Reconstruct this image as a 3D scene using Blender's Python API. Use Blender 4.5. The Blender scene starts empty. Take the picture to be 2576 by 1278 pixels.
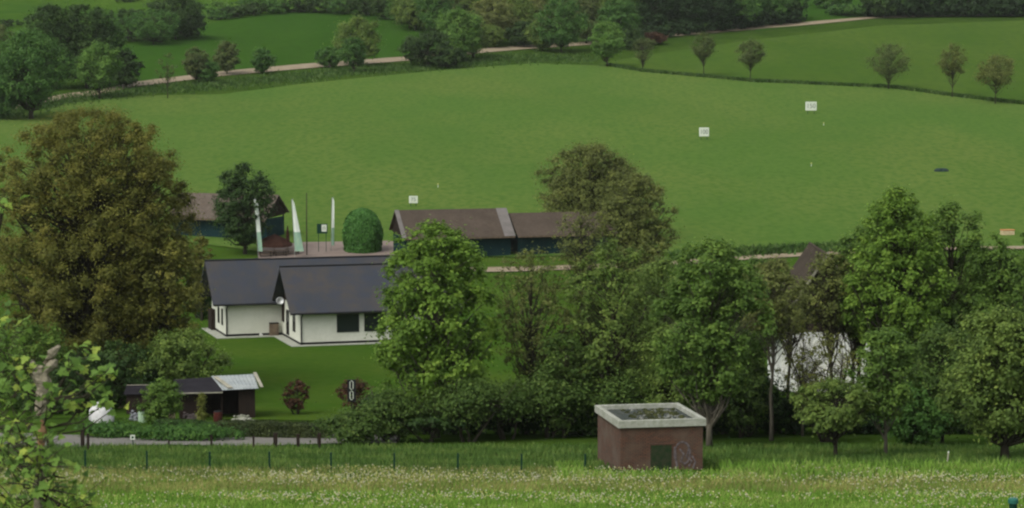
import bpy, bmesh, math
import numpy as np
from mathutils import Matrix, Vector

C = bpy.context.scene.collection
R = math.radians

# ------------------------------------------------------------------ camera, world, sun
F = 6000.0            # focal length in pixels of a 2576 wide frame
P0 = R(4.89)          # downward pitch
CZ = 24.5             # eye height above the clubhouse lawn
cam = bpy.data.cameras.new('camera'); camo = bpy.data.objects.new('camera', cam); C.objects.link(camo)
cam.sensor_width = 36; cam.lens = 36 * F / 2576; cam.clip_end = 5000; cam.clip_start = 0.5
cam.dof.use_dof = True; cam.dof.focus_distance = 190; cam.dof.aperture_fstop = 13
camo.location = (0, 0, CZ); camo.rotation_euler = (math.pi / 2 - P0, 0, 0)
sc = bpy.context.scene; sc.camera = camo
w = bpy.data.worlds.new('World'); sc.world = w; w.use_nodes = True
nt = w.node_tree; bg = nt.nodes['Background']
sky = nt.nodes.new('ShaderNodeTexSky'); sky.sky_type = 'NISHITA'; sky.sun_disc = False
SUN_EL, SUN_AZ = R(50), R(222)
sky.sun_elevation = SUN_EL; sky.sun_rotation = SUN_AZ; sky.dust_density = 3; sky.air_density = 1.2
hs = nt.nodes.new('ShaderNodeHueSaturation'); hs.inputs['Saturation'].default_value = 0.25   # cloud cover
nt.links.new(sky.outputs[0], hs.inputs['Color']); nt.links.new(hs.outputs[0], bg.inputs[0])
bg.inputs[1].default_value = 0.135
sl = bpy.data.lights.new('sun', 'SUN'); so = bpy.data.objects.new('sun', sl); C.objects.link(so)
sl.energy = 1.0; sl.angle = R(30); sl.color = (1, .96, .88)
sdir = Vector((math.sin(SUN_AZ) * math.cos(SUN_EL), math.cos(SUN_AZ) * math.cos(SUN_EL), math.sin(SUN_EL)))
so.rotation_euler = sdir.to_track_quat('Z', 'Y').to_euler()
sc.view_settings.view_transform = 'Standard'; sc.view_settings.look = 'None'
sc.view_settings.exposure = 0.55; sc.view_settings.gamma = 1
sc.cycles.filter_width = 2.3
sc.cycles.max_bounces = 8; sc.cycles.diffuse_bounces = 5; sc.cycles.transmission_bounces = 6; sc.cycles.transparent_max_bounces = 4

# ------------------------------------------------------------------ terrain
_pp = [(-400, 40), (-100, 30), (0, 22.9), (12, 20.3), (60, 11.7), (85, 7.4), (95, 6.15), (109, 5.05), (130, 2.7), (150, 1.15),
       (175, .2), (200, 0), (275, 0), (330, 3.9), (390, 8.8), (440, 13), (550, 22), (620, 29), (700, 39), (1200, 110), (1800, 190)]
_y = np.arange(-400, 1800, 1.0); _z = np.interp(_y, [p[0] for p in _pp], [p[1] for p in _pp])
_k = np.exp(-0.5 * (np.arange(-12, 13) / 4.0) ** 2); _k /= _k.sum()
_zs = np.convolve(np.pad(_z, 12, mode='edge'), _k, mode='valid')
def H(x, y):
    z = np.interp(y, _y, _zs)
    ww = np.clip((np.asarray(y, float) - 290) / 80, 0, 1)
    return z + ww * (0.35 * np.sin(x / 23.0 + 1.3) * np.sin(y / 31.0) + 0.25 * np.sin(x / 11.0 + y / 17.0))
def ray(U, V):
    a = (U - 1288) / F; b = (639 - V) / F
    return np.array([a, math.cos(P0) + b * math.sin(P0), -math.sin(P0) + b * math.cos(P0)])
def at(U, V, d):
    r = ray(U, V); return np.array([0, 0, CZ]) + r * (d / r[1])
def gh(U, V):                                   # where a sight line meets the ground
    r = ray(U, V); r = r / r[1]
    ys = np.arange(20, 1500, .5); zs = CZ + r[2] * ys; g = H(r[0] * ys, ys)
    i = int(np.argmax(g >= zs))
    if g[i] < zs[i]: i = len(ys) - 1
    lo, hi = ys[i - 1], ys[i]
    for _ in range(25):
        m = (lo + hi) / 2
        if H(r[0] * m, m) >= CZ + r[2] * m: hi = m
        else: lo = m
    return np.array([r[0] * hi, hi, float(H(r[0] * hi, hi))])

# ------------------------------------------------------------------ materials
def mat(name, col, rough=.9, spec=.06, var=None, scale=1.0, stretch=(1, 1, 1), detail=4, var2=None, scale2=10, bump=0, metal=0, coord='Object', f2=.5):
    m = bpy.data.materials.new(name); m.use_nodes = True; n = m.node_tree; p = n.nodes['Principled BSDF']
    p.inputs['Roughness'].default_value = rough; p.inputs['Specular IOR Level'].default_value = spec; p.inputs['Metallic'].default_value = metal
    p.inputs['Base Color'].default_value = (*col, 1)
    if var is None: return m
    tc = n.nodes.new('ShaderNodeTexCoord'); mp = n.nodes.new('ShaderNodeMapping'); mp.inputs['Scale'].default_value = stretch
    n.links.new(tc.outputs[coord], mp.inputs[0])
    def noise(s, d):
        t = n.nodes.new('ShaderNodeTexNoise'); t.inputs['Scale'].default_value = s; t.inputs['Detail'].default_value = d
        n.links.new(mp.outputs[0], t.inputs['Vector']); return t
    t = noise(scale, detail)
    rp = n.nodes.new('ShaderNodeMapRange'); rp.inputs[1].default_value = .36; rp.inputs[2].default_value = .64
    n.links.new(t.outputs[0], rp.inputs[0])
    mx = n.nodes.new('ShaderNodeMix'); mx.data_type = 'RGBA'; mx.inputs[6].default_value = (*col, 1); mx.inputs[7].default_value = (*var, 1)
    n.links.new(rp.outputs[0], mx.inputs[0]); out = mx.outputs[2]
    t2 = noise(scale2, 3)
    if var2 is not None:
        r2 = n.nodes.new('ShaderNodeMapRange'); r2.inputs[1].default_value = .4; r2.inputs[2].default_value = .7; r2.inputs[4].default_value = f2
        n.links.new(t2.outputs[0], r2.inputs[0])
        m2 = n.nodes.new('ShaderNodeMix'); m2.data_type = 'RGBA'; m2.inputs[7].default_value = (*var2, 1)
        n.links.new(r2.outputs[0], m2.inputs[0]); n.links.new(out, m2.inputs[6]); out = m2.outputs[2]
    n.links.new(out, p.inputs['Base Color'])
    if bump:
        b = n.nodes.new('ShaderNodeBump'); b.inputs['Strength'].default_value = bump; b.inputs['Distance'].default_value = .1
        n.links.new(t2.outputs[0], b.inputs['Height']); n.links.new(b.outputs[0], p.inputs['Normal'])
    return m

def leafmat(name, dark, light, hi=None, trans=.45, gain=2.3):
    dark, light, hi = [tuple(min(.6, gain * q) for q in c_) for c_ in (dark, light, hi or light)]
    """leaf colour differs from leaf to leaf and twig to twig (attribute tint)"""
    m = bpy.data.materials.new(name); m.use_nodes = True; n = m.node_tree; p = n.nodes['Principled BSDF']
    at_ = n.nodes.new('ShaderNodeAttribute'); at_.attribute_name = 'tint'
    cr = n.nodes.new('ShaderNodeValToRGB'); cr.color_ramp.elements[0].color = (*dark, 1); cr.color_ramp.elements[1].color = (*(hi or light), 1)
    e = cr.color_ramp.elements.new(.6); e.color = (*light, 1)
    n.links.new(at_.outputs['Fac'], cr.inputs[0]); n.links.new(cr.outputs[0], p.inputs['Base Color'])
    p.inputs['Roughness'].default_value = .55; p.inputs['Specular IOR Level'].default_value = .12
    tr = n.nodes.new('ShaderNodeBsdfTranslucent'); n.links.new(cr.outputs[0], tr.inputs[0])
    ms = n.nodes.new('ShaderNodeMixShader'); ms.inputs[0].default_value = trans
    n.links.new(p.outputs[0], ms.inputs[1]); n.links.new(tr.outputs[0], ms.inputs[2])
    n.links.new(ms.outputs[0], n.nodes['Material Output'].inputs[0])
    return m

M = {}
M['rough'] = mat('rough_grass', (0.03, 0.062, 0.009), var=(0.046, 0.085, 0.012), scale=.12, detail=5, var2=(0.018, 0.038, 0.006), scale2=1.2, bump=.6, spec=0)
M['field'] = mat('mown_grass', (.070, .130, .025), var=(.096, .143, .031), scale=.045, stretch=(1, .45, 1), detail=5, var2=(.054, .110, .020), scale2=1.1, f2=.85, bump=.4, spec=0)
M['upper'] = mat('upper_meadow_grass', (.049,.096,.014), var=(.064,.108,.018), scale=.05, stretch=(1, .4, 1), detail=5, var2=(.034,.074,.014), scale2=.6, bump=.5, spec=0)
M['hill'] = mat('hill_grass', (.027,.072,.009), var=(.035,.084,.011), scale=.05, stretch=(1, .4, 1), detail=5, var2=(0.024, 0.058, 0.007), scale2=.5, bump=.5, spec=0)
M['hilltop'] = mat('slope_grass', (.034,.082,.012), var=(.060, .115, .014), scale=.04, detail=5, var2=(0.026, 0.066, 0.006), scale2=.3, bump=.5, spec=0)
M['lawn'] = mat('lawn_grass', (.038,.083,.010), var=(.056,.094,.013), scale=.09, detail=5, var2=(.026,.066,.007), scale2=1.5, bump=.4, spec=0)
M['meadow'] = mat('meadow_grass', (.068,.11,.018), var=(.095,.125,.026), scale=.2, detail=5, var2=(0.04, 0.085, 0.008), scale2=2.5, bump=.6, spec=0)
M['gravel'] = mat('gravel', (.26, .215, .145), var=(.20, .155, .10), scale=.5, detail=6, var2=(.36, .31, .22), scale2=4, bump=.4)
M['asphalt'] = mat('path_surface', (.16, .155, .14), var=(.20, .19, .165), scale=.5, detail=6, var2=(.12, .115, .1), scale2=5, bump=.3)
M['paving'] = mat('paving', (.20, .155, .13), var=(.24, .19, .16), scale=.6, detail=5, var2=(.15, .13, .11), scale2=5)
M['bark'] = mat('bark', (.038, .032, .022), var=(.062, .054, .04), scale=3, stretch=(1, 1, .25), detail=6, var2=(.03, .035, .02), scale2=12, bump=.6)
M['palebark'] = mat('pale_bark', (.12, .105, .078), var=(.075, .07, .048), scale=2, stretch=(1, 1, .3), detail=6, var2=(.2, .18, .15), scale2=10, bump=.6)
M['stub'] = mat('weathered_stub', (.26, .235, .165), var=(.18, .165, .115), scale=9, detail=6, var2=(.26, .23, .18), scale2=25, bump=.5)
M['white'] = mat('white_render', (.60, .605, .52), rough=.9, var=(.54, .55, .46), scale=.7, detail=6, var2=(.46, .47, .39), scale2=5, f2=.3)
M['roof'] = mat('roof_tiles', (.046, .050, .057), rough=.9, var=(.064, .058, .053), scale=.5, detail=6, var2=(.040, .048, .068), scale2=1.3, f2=.6)
M['darktrim'] = mat('dark_trim', (.018, .019, .02), rough=.5)
M['darkwood'] = mat('dark_boards', (.022, .017, .014), var=(.035, .024, .018), scale=2, stretch=(6, 6, .4), detail=5, var2=(.012, .01, .01), scale2=5)
M['glass'] = mat('window_glass', (.012, .016, .018), rough=.12, spec=.5)
M['concrete'] = mat('concrete', (.37, .375, .325), var=(.29, .30, .25), scale=1.5, detail=6, var2=(.2, .22, .15), scale2=6, f2=.5, bump=.2)
M['brownroof'] = mat('brown_sheet_roof', (.068, .054, .042), rough=.9, var=(.085, .067, .052), scale=.5, detail=6, var2=(.055, .040, .030), scale2=2.5)
M['greyroof'] = mat('grey_verge', (.17, .155, .145), var=(.13, .12, .11), scale=1, detail=5)
M['greybrownroof'] = mat('faded_roof', (.095, .075, .058), rough=.8, var=(.12, .098, .08), scale=.7, detail=6, var2=(.06, .047, .036), scale2=2.5)
M['teal'] = mat('teal_cladding', (.007, .024, .027), rough=.7, var=(.010, .032, .034), scale=1, detail=4)
M['brick'] = None
M['wood'] = mat('weathered_wood', (.16, .12, .085), var=(.1, .075, .055), scale=3, detail=5)
M['palewood'] = mat('pale_board', (.35, .33, .26), var=(.26, .25, .19), scale=2, detail=5)
M['metal'] = mat('grey_metal', (.3, .31, .3), rough=.45, metal=.6)
M['greenmetal'] = mat('green_painted_metal', (.008, .035, .022), rough=.5)
M['cloth'] = mat('white_cloth', (.72, .74, .68), rough=.85, var=(.62, .68, .6), scale=.6, detail=3)
M['greencloth'] = mat('pale_green_cloth', (.30, .42, .30), rough=.85, var=(.22, .36, .28), scale=2, detail=3)
M['browncloth'] = mat('brown_cloth', (.036, .017, .012), rough=.9, var=(.05, .024, .017), scale=2)
M['tin'] = mat('corrugated_tin', (.27, .30, .30), rough=.6, var=(.34, .37, .36), scale=1.2, detail=5, var2=(.2, .21, .19), scale2=5)
M['felt'] = mat('black_roofing_felt', (.016, .015, .018), rough=.8, var=(.024, .022, .026), scale=1.5, detail=5)
M['tarp'] = mat('white_tarpaulin', (.60, .60, .58), rough=.6, var=(.44, .44, .44), scale=2, detail=4)
M['rust'] = mat('dark_red_paint', (.075, .018, .014), rough=.6, var=(.05, .02, .015), scale=3)
M['orange'] = mat('orange_paint', (.42, .16, .05), rough=.6, var=(.5, .26, .1), scale=3)
M['cream'] = mat('cream_paint', (.55, .46, .28), rough=.7, var=(.42, .34, .2), scale=3)
M['sign'] = mat('sign_white', (.58, .62, .52), rough=.6)
M['signmark'] = mat('sign_lettering', (.10, .14, .11), rough=.6)
M['debris'] = mat('roof_gravel', (.05, .06, .06), var=(.085, .09, .085), scale=2.5, detail=7, var2=(.03, .04, .018), scale2=7, f2=.9, bump=.8)
M['graffiti'] = mat('graffiti_paint', (.15, .13, .13), rough=.8, var=(.07, .055, .055), scale=7, detail=3)

def brickmat():
    m = bpy.data.materials.new('brick'); m.use_nodes = True; n = m.node_tree; p = n.nodes['Principled BSDF']; p.inputs['Roughness'].default_value = .9
    tc = n.nodes.new('ShaderNodeTexCoord')
    sx = n.nodes.new('ShaderNodeSeparateXYZ'); n.links.new(tc.outputs['Object'], sx.inputs[0])
    ad = n.nodes.new('ShaderNodeMath'); n.links.new(sx.outputs[0], ad.inputs[0]); n.links.new(sx.outputs[1], ad.inputs[1])
    cb = n.nodes.new('ShaderNodeCombineXYZ'); n.links.new(ad.outputs[0], cb.inputs[0]); n.links.new(sx.outputs[2], cb.inputs[1])
    b = n.nodes.new('ShaderNodeTexBrick'); b.inputs['Scale'].default_value = 1; b.inputs['Brick Width'].default_value = .24; b.inputs['Row Height'].default_value = .075
    b.inputs['Mortar Size'].default_value = .008
    b.inputs['Color1'].default_value = (.112, .049, .026, 1); b.inputs['Color2'].default_value = (.072, .038, .022, 1); (.075, .065, .054, 1)
    n.links.new(cb.outputs[0], b.inputs['Vector'])
    t = n.nodes.new('ShaderNodeTexNoise'); t.inputs['Scale'].default_value = 1.1; t.inputs['Detail'].default_value = 8; n.links.new(tc.outputs['Object'], t.inputs['Vector'])
    r = n.nodes.new('ShaderNodeMapRange'); r.inputs[1].default_value = .42; r.inputs[2].default_value = .7; r.inputs[4].default_value = .8; n.links.new(t.outputs[0], r.inputs[0])
    mx = n.nodes.new('ShaderNodeMix'); mx.data_type = 'RGBA'; mx.inputs[7].default_value = (.092, .066, .046, 1)
    n.links.new(r.outputs[0], mx.inputs[0]); n.links.new(b.outputs[0], mx.inputs[6]); n.links.new(mx.outputs[2], p.inputs['Base Color'])
    return m
M['brick'] = brickmat()

L = dict(
    olive=leafmat('leaves_olive', (.041, .046, .010), (.079, .082, .017), (.122, .112, .024)),
    bright=leafmat('leaves_bright', (.036, .068, .010), (.074, .126, .018), (.118, .17, .027)),
    green=leafmat('leaves_green', (.032, .060, .012), (.060, .102, .019), (.096, .142, .026)),
    mid=leafmat('leaves_mid', (.038, .062, .014), (.070, .104, .022), (.108, .142, .03)),
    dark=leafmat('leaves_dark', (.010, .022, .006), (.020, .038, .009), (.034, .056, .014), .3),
    black=leafmat('leaves_shade_black', (.006, .014, .004), (.010, .022, .006), (.016, .032, .009), .15),  # near-black leaf colour paints the thicket shade, also fills the dark wood
    thick=leafmat('leaves_thicket', (.024, .044, .010), (.044, .074, .016), (.070, .100, .022)),
    hedge=leafmat('leaves_hedge', (.012, .018, .006), (.022, .030, .009), (.032, .042, .012), .2),
    brown=leafmat('leaves_brownish', (.042, .052, .015), (.076, .090, .023), (.11, .12, .030)),
    sparse=leafmat('leaves_young_sparse', (.050, .058, .018), (.085, .10, .028), (.12, .13, .035)),
    red=leafmat('leaves_red_brown', (.024, .012, .008), (.046, .024, .013), (.06, .03, .016)),
    dusk=leafmat('leaves_dull_brown', (.036, .050, .016), (.055, .072, .022), (.075, .088, .026)),
    box=leafmat('leaves_topiary', (.016, .045, .010), (.028, .075, .014), (.04, .095, .018), .15),
    far=leafmat('leaves_far_green', (.022, .055, .012), (.040, .085, .018), (.06, .115, .02)),
    farb=leafmat('leaves_far_bright', (.036, .078, .015), (.062, .115, .022), (.088, .15, .028)),
    fore=leafmat('leaves_foreground', (.036, .070, .015), (.082, .14, .026), (.17, .205, .036), .45),
    yel=leafmat('leaves_yellow_green', (.055, .065, .014), (.085, .095, .02), (.11, .115, .025)),
    grass=leafmat('grass_blades', (.026, .052, .011), (.046, .084, .016), (.080, .108, .026), .3),
    grass2=leafmat('meadow_blades', (.055, .11, .014), (.09, .16, .022), (.15, .19, .05), .3),
    verge=leafmat('verge_blades', (.014, .032, .006), (.026, .052, .010), (.045, .070, .018), .2),
    straw=leafmat('straw_stems', (.09, .10, .03), (.14, .135, .045), (.20, .17, .065), .3),
)
M['clock'] = mat('dandelion_clock', (.44, .43, .29), rough=1)
M['yellowfl'] = mat('pale_yellow_petals', (.42, .42, .14), rough=1)

# ------------------------------------------------------------------ mesh helpers
def tag(o, label=None, cat=None, group=None, kind=None):
    if label: o['label'] = label
    if cat: o['category'] = cat
    if group: o['group'] = group
    if kind: o['kind'] = kind
    return o
def empty(name, loc, rz=0):
    o = bpy.data.objects.new(name, None); C.objects.link(o); o.location = loc; o.rotation_euler = (0, 0, rz); o.empty_display_size = .5
    return o
def npmesh(name, V, faces, material, parent=None, tint=None, smooth=False):
    """faces: list of int arrays (n,k)"""
    me = bpy.data.meshes.new(name); V = np.asarray(V, np.float32)
    me.vertices.add(len(V)); me.vertices.foreach_set('co', V.ravel())
    idx = np.concatenate([f.ravel() for f in faces]).astype(np.int32)
    cnt = np.concatenate([np.full(len(f), f.shape[1]) for f in faces]).astype(np.int32)
    me.loops.add(len(idx)); me.loops.foreach_set('vertex_index', idx)
    me.polygons.add(len(cnt)); me.polygons.foreach_set('loop_start', np.concatenate([[0], np.cumsum(cnt)[:-1]]).astype(np.int32))
    if smooth: me.polygons.foreach_set('use_smooth', np.ones(len(cnt), bool))
    me.update(calc_edges=True); me.validate()
    if tint is not None:
        a = me.attributes.new('tint', 'FLOAT', 'POINT'); a.data.foreach_set('value', np.asarray(tint, np.float32))
    if material: me.materials.append(material)
    o = bpy.data.objects.new(name, me); C.objects.link(o)
    if parent: o.parent = parent
    return o
SPLIT = {'front_boards', 'verge_sheet', 'gable_boards', 'verge_board', 'gutter', 'batten', 'leg_frame', 'bargeboard', 'paving_strip', 'plinth', 'side_wall'}
class MB:
    def __init__(s): s.v = []; s.f = []
    def add(s, vs, fs):
        b = len(s.v); s.v += [tuple(map(float, v)) for v in vs]; s.f += [tuple(b + i for i in f) for f in fs]; return s
    def box(s, x0, x1, y0, y1, z0, z1):
        return s.add([(x0, y0, z0), (x1, y0, z0), (x1, y1, z0), (x0, y1, z0), (x0, y0, z1), (x1, y0, z1), (x1, y1, z1), (x0, y1, z1)],
                     [(0, 3, 2, 1), (4, 5, 6, 7), (0, 1, 5, 4), (1, 2, 6, 5), (2, 3, 7, 6), (3, 0, 4, 7)])
    def slab(s, q, t):
        """quad q (4 points, seen from above anticlockwise) thickened downwards by t"""
        q = [np.array(p, float) for p in q]; n = np.cross(q[1] - q[0], q[3] - q[0]); n /= np.linalg.norm(n)
        lo = [p - n * t for p in q]
        return s.add(q + lo, [(0, 1, 2, 3), (7, 6, 5, 4), (0, 4, 5, 1), (1, 5, 6, 2), (2, 6, 7, 3), (3, 7, 4, 0)])
    def tube(s, pts, rad, n=6, cap=True):
        pts = [np.array(p, float) for p in pts]; rad = [rad] * len(pts) if np.isscalar(rad) else rad
        b = len(s.v)
        for i, p in enumerate(pts):
            t = pts[min(i + 1, len(pts) - 1)] - pts[max(i - 1, 0)]; t /= np.linalg.norm(t) + 1e-9
            a = np.cross(t, (0, 0, 1) if abs(t[2]) < .9 else (1, 0, 0)); a /= np.linalg.norm(a); c = np.cross(t, a)
            for k in range(n):
                th = 2 * math.pi * k / n; s.v.append(tuple(p + rad[i] * (math.cos(th) * a + math.sin(th) * c)))
        for i in range(len(pts) - 1):
            for k in range(n):
                s.f.append((b + i * n + k, b + i * n + (k + 1) % n, b + (i + 1) * n + (k + 1) % n, b + (i + 1) * n + k))
        if cap:
            s.f.append(tuple(b + k for k in range(n))[::-1]); s.f.append(tuple(b + (len(pts) - 1) * n + k for k in range(n)))
        return s
    def lathe(s, prof, n=12, c=(0, 0, 0)):
        b = len(s.v)
        for r, z in prof:
            for k in range(n):
                th = 2 * math.pi * k / n; s.v.append((c[0] + r * math.cos(th), c[1] + r * math.sin(th), c[2] + z))
        for i in range(len(prof) - 1):
            for k in range(n):
                s.f.append((b + i * n + k, b + i * n + (k + 1) % n, b + (i + 1) * n + (k + 1) % n, b + (i + 1) * n + k))
        s.f.append(tuple(b + k for k in range(n))[::-1]); s.f.append(tuple(b + (len(prof) - 1) * n + k for k in range(n)))
        return s
    def prism(s, poly, x0, x1):
        """poly in (y,z), extruded along x"""
        n = len(poly)
        return s.add([(x0, y, z) for y, z in poly] + [(x1, y, z) for y, z in poly],
                     [tuple(range(n)), tuple(range(2 * n - 1, n - 1, -1))] + [(i, n + i, n + (i + 1) % n, (i + 1) % n) for i in range(n)])
    def build(s, name, material, parent=None, smooth=False, bevel=0):
        if name in SPLIT:                                   # separate pieces become separate parts
            par = list(range(len(s.v)))
            def find(i):
                while par[i] != i: par[i] = par[par[i]]; i = par[i]
                return i
            for f in s.f:
                for i in f[1:]: par[find(i)] = find(f[0])
            roots = sorted({find(f[0]) for f in s.f})
            if len(roots) > 1:
                for r_ in roots:
                    ids = [i for i in range(len(s.v)) if find(i) == r_]; mp = {i: k for k, i in enumerate(ids)}
                    q = MB(); q.v = [s.v[i] for i in ids]; q.f = [tuple(mp[i] for i in f) for f in s.f if find(f[0]) == r_]; o = q.build(name, material, parent, smooth, bevel)
                return o
        me = bpy.data.meshes.new(name); me.from_pydata(s.v, [], s.f); me.materials.append(material); me.update()
        bm = bmesh.new(); bm.from_mesh(me); bmesh.ops.recalc_face_normals(bm, faces=bm.faces)
        if bevel: bmesh.ops.bevel(bm, geom=list(bm.edges), offset=bevel, segments=1, affect='EDGES')
        bm.to_mesh(me); bm.free()
        if smooth:
            for p in me.polygons: p.use_smooth = True
        o = bpy.data.objects.new(name, me); C.objects.link(o)
        if parent: o.parent = parent
        return o

# ------------------------------------------------------------------ leaves, blades, branches
def leaf_quads(P, N, size, rng, asp=.62):
    n = len(P); r = rng.normal(size=(n, 3)); a = np.cross(N, r); a /= np.linalg.norm(a, axis=1)[:, None] + 1e-9
    b = np.cross(N, a); s = size[:, None] * .5
    V = np.stack([P + a * s, P + b * s * asp + N * s * .15, P - a * s, P - b * s * asp + N * s * .15], 1).reshape(-1, 3)
    return V, np.arange(4 * n).reshape(n, 4)
def leaf_object(name, P, N, size, tint, material, parent, rng):
    V, Fc = leaf_quads(P, N, size, rng); return npmesh(name, V, [Fc], material, parent, np.repeat(tint, 4))
def clumps(centres, rc, n, ls, rng, spread=.75, flat=.75, crown_c=None):
    """n leaves round each centre; returns P, N, size, tint"""
    K = len(centres); c = np.repeat(centres, n, 0); rr = np.repeat(rc, n)
    d = rng.normal(size=(K * n, 3)); d /= np.linalg.norm(d, axis=1)[:, None]
    rad = rr * np.abs(rng.normal(0, .62, K * n)); off = d * rad[:, None]; off[:, 2] *= flat
    P = c + off
    N = d * .7 + np.array([0, 0, .55]) + rng.normal(size=(K * n, 3)) * .45 * spread
    if crown_c is not None:
        o = c - crown_c; o /= np.linalg.norm(o, axis=1)[:, None] + 1e-6; N = N + o * .4
    N /= np.linalg.norm(N, axis=1)[:, None]
    size = ls * rng.uniform(.6, 1.35, K * n)
    tint = np.clip(np.repeat(rng.uniform(.1, .75, K), n) + rng.normal(0, .16, K * n), 0, 1)
    return P, N, size, tint
TREES = 0
def tree(name, label, U, d, Vt, hw, Vc, tp=.45, pw=2.4, K=90, n=170, ls=.24, leaf='green', bark='bark', tr=None, seed=0, group=None,
         cat='tree', lump=.22, shell=.5, rcs=.17, stems=1, lean=0, twigs=True, Vb=None, depth=1.0, fan=.0):
    global TREES; TREES += 1
    rng = np.random.default_rng(1000 + seed + TREES * 17); K = int(K * 1.9); n = max(8, int(n * .62)); rcs = rcs * .92
    if d is None:
        b = gh(U, Vb); d = b[1]
    hw = hw * (1.12 if d < 300 else 1.12); x = at(U, Vt, d)[0]; z0 = float(H(x, d)); ztop = at(U, Vt, d)[2]; zc = at(U, Vc, d)[2]
    ht = ztop - z0; cb = max(zc - z0, .02 * ht); r = hw * d / F; ch = ht - cb
    root = empty(name, (x, d, z0 - .1)); tag(root, label, cat, group)
    ph = rng.uniform(0, 6.28, 8)
    def env(t, th):
        s = np.where(t < tp, (tp - t) / tp, (t - tp) / (1 - tp)); R_ = np.clip(1 - s ** pw, 0, 1) ** (1 / pw)
        l = 1 + lump * (np.sin(2 * th + ph[0] + 4 * t) * .45 + np.sin(3 * th + ph[1] - 7 * t) * .4 + np.sin(5 * th + ph[2] + 11 * t) * .3 + np.sin(th * 1 + ph[3] + 16 * t) * .25)
        return R_ * r * l
    rc0 = rcs * min(r, ch * .6) * (1.45 if d < 300 else 1.2)
    t = rng.random(K * 6); th = rng.uniform(0, 6.2832, K * 6); e = env(t, th)
    keep = rng.random(K * 6) < (e / (r * 1.1)) ** 1.0 + .12; t, th, e = t[keep][:K], th[keep][:K], e[keep][:K]
    rho = rng.random(len(t)) ** shell; rad = np.maximum(e - rc0 * .5, 0) * rho
    zc_ = cb + rc0 * .5 + t * max(ch - rc0 * 1.1, .1)
    cen = np.stack([rad * np.cos(th) + lean * ht * t, rad * np.sin(th) * depth, zc_ + .1], 1)
    rc = rc0 * rng.uniform(.6, 1.5, len(t)) * (1 - .2 * t)
    P, N, S, T = clumps(cen, rc, n, ls, rng, crown_c=np.array([0, 0, cb + ch * .35]))
    leaf_object('crown' if cat == 'tree' else 'foliage', P, N, S, T, L[leaf], root, rng)
    mb = MB(); tr = tr or max(.05, ht * .016)
    if twigs:
        st = []
        for k in range(stems):
            ax = 0 if stems == 1 else rng.uniform(-.25, .25) * r; bx = 0 if stems == 1 else rng.normal() * r * .45; by = 0 if stems == 1 else rng.normal() * r * .3
            pts = [np.array([ax * .3, 0, -.3])]
            for i in range(1, 8):
                q = i / 7; pts.append(np.array([ax + (bx) * q + lean * ht * q + rng.normal() * .012 * ht * q, by * q + rng.normal() * .01 * ht, ht * .88 * q]))
            rs = [tr * (1.25 if i == 0 else 1) * (1 - .86 * i / 7) for i in range(8)]; mb.tube(pts, rs, 8); st.append((pts, rs))
        for c in cen[::1 if len(cen) < 160 else 2]:
            pts, rs = st[rng.integers(len(st))]
            q = np.clip((c[2] / ht - rng.uniform(.12, .3)) / .88, .12, .97) * 7; i = int(q); f = q - i
            a = pts[i] * (1 - f) + pts[min(i + 1, 7)] * f; ra = rs[i] * .45
            m = a * .45 + c * .55 + np.array([0, 0, -.06 * ht * rng.random()]); m2 = a * .2 + c * .8 + rng.normal(size=3) * .05 * r
            mb.tube([a, m, m2, c], [ra, ra * .6, ra * .35, ra * .1], 4, cap=False)
            if fan:
                for _ in range(3):
                    e_ = c + rng.normal(size=3) * fan; e_[2] += fan * .8; mb.tube([m2, e_], [ra * .35, ra * .1], 3, cap=False)
        mb.build('trunk' if cat == 'tree' else 'stem', M[bark], root, smooth=True)
    return root
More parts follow.
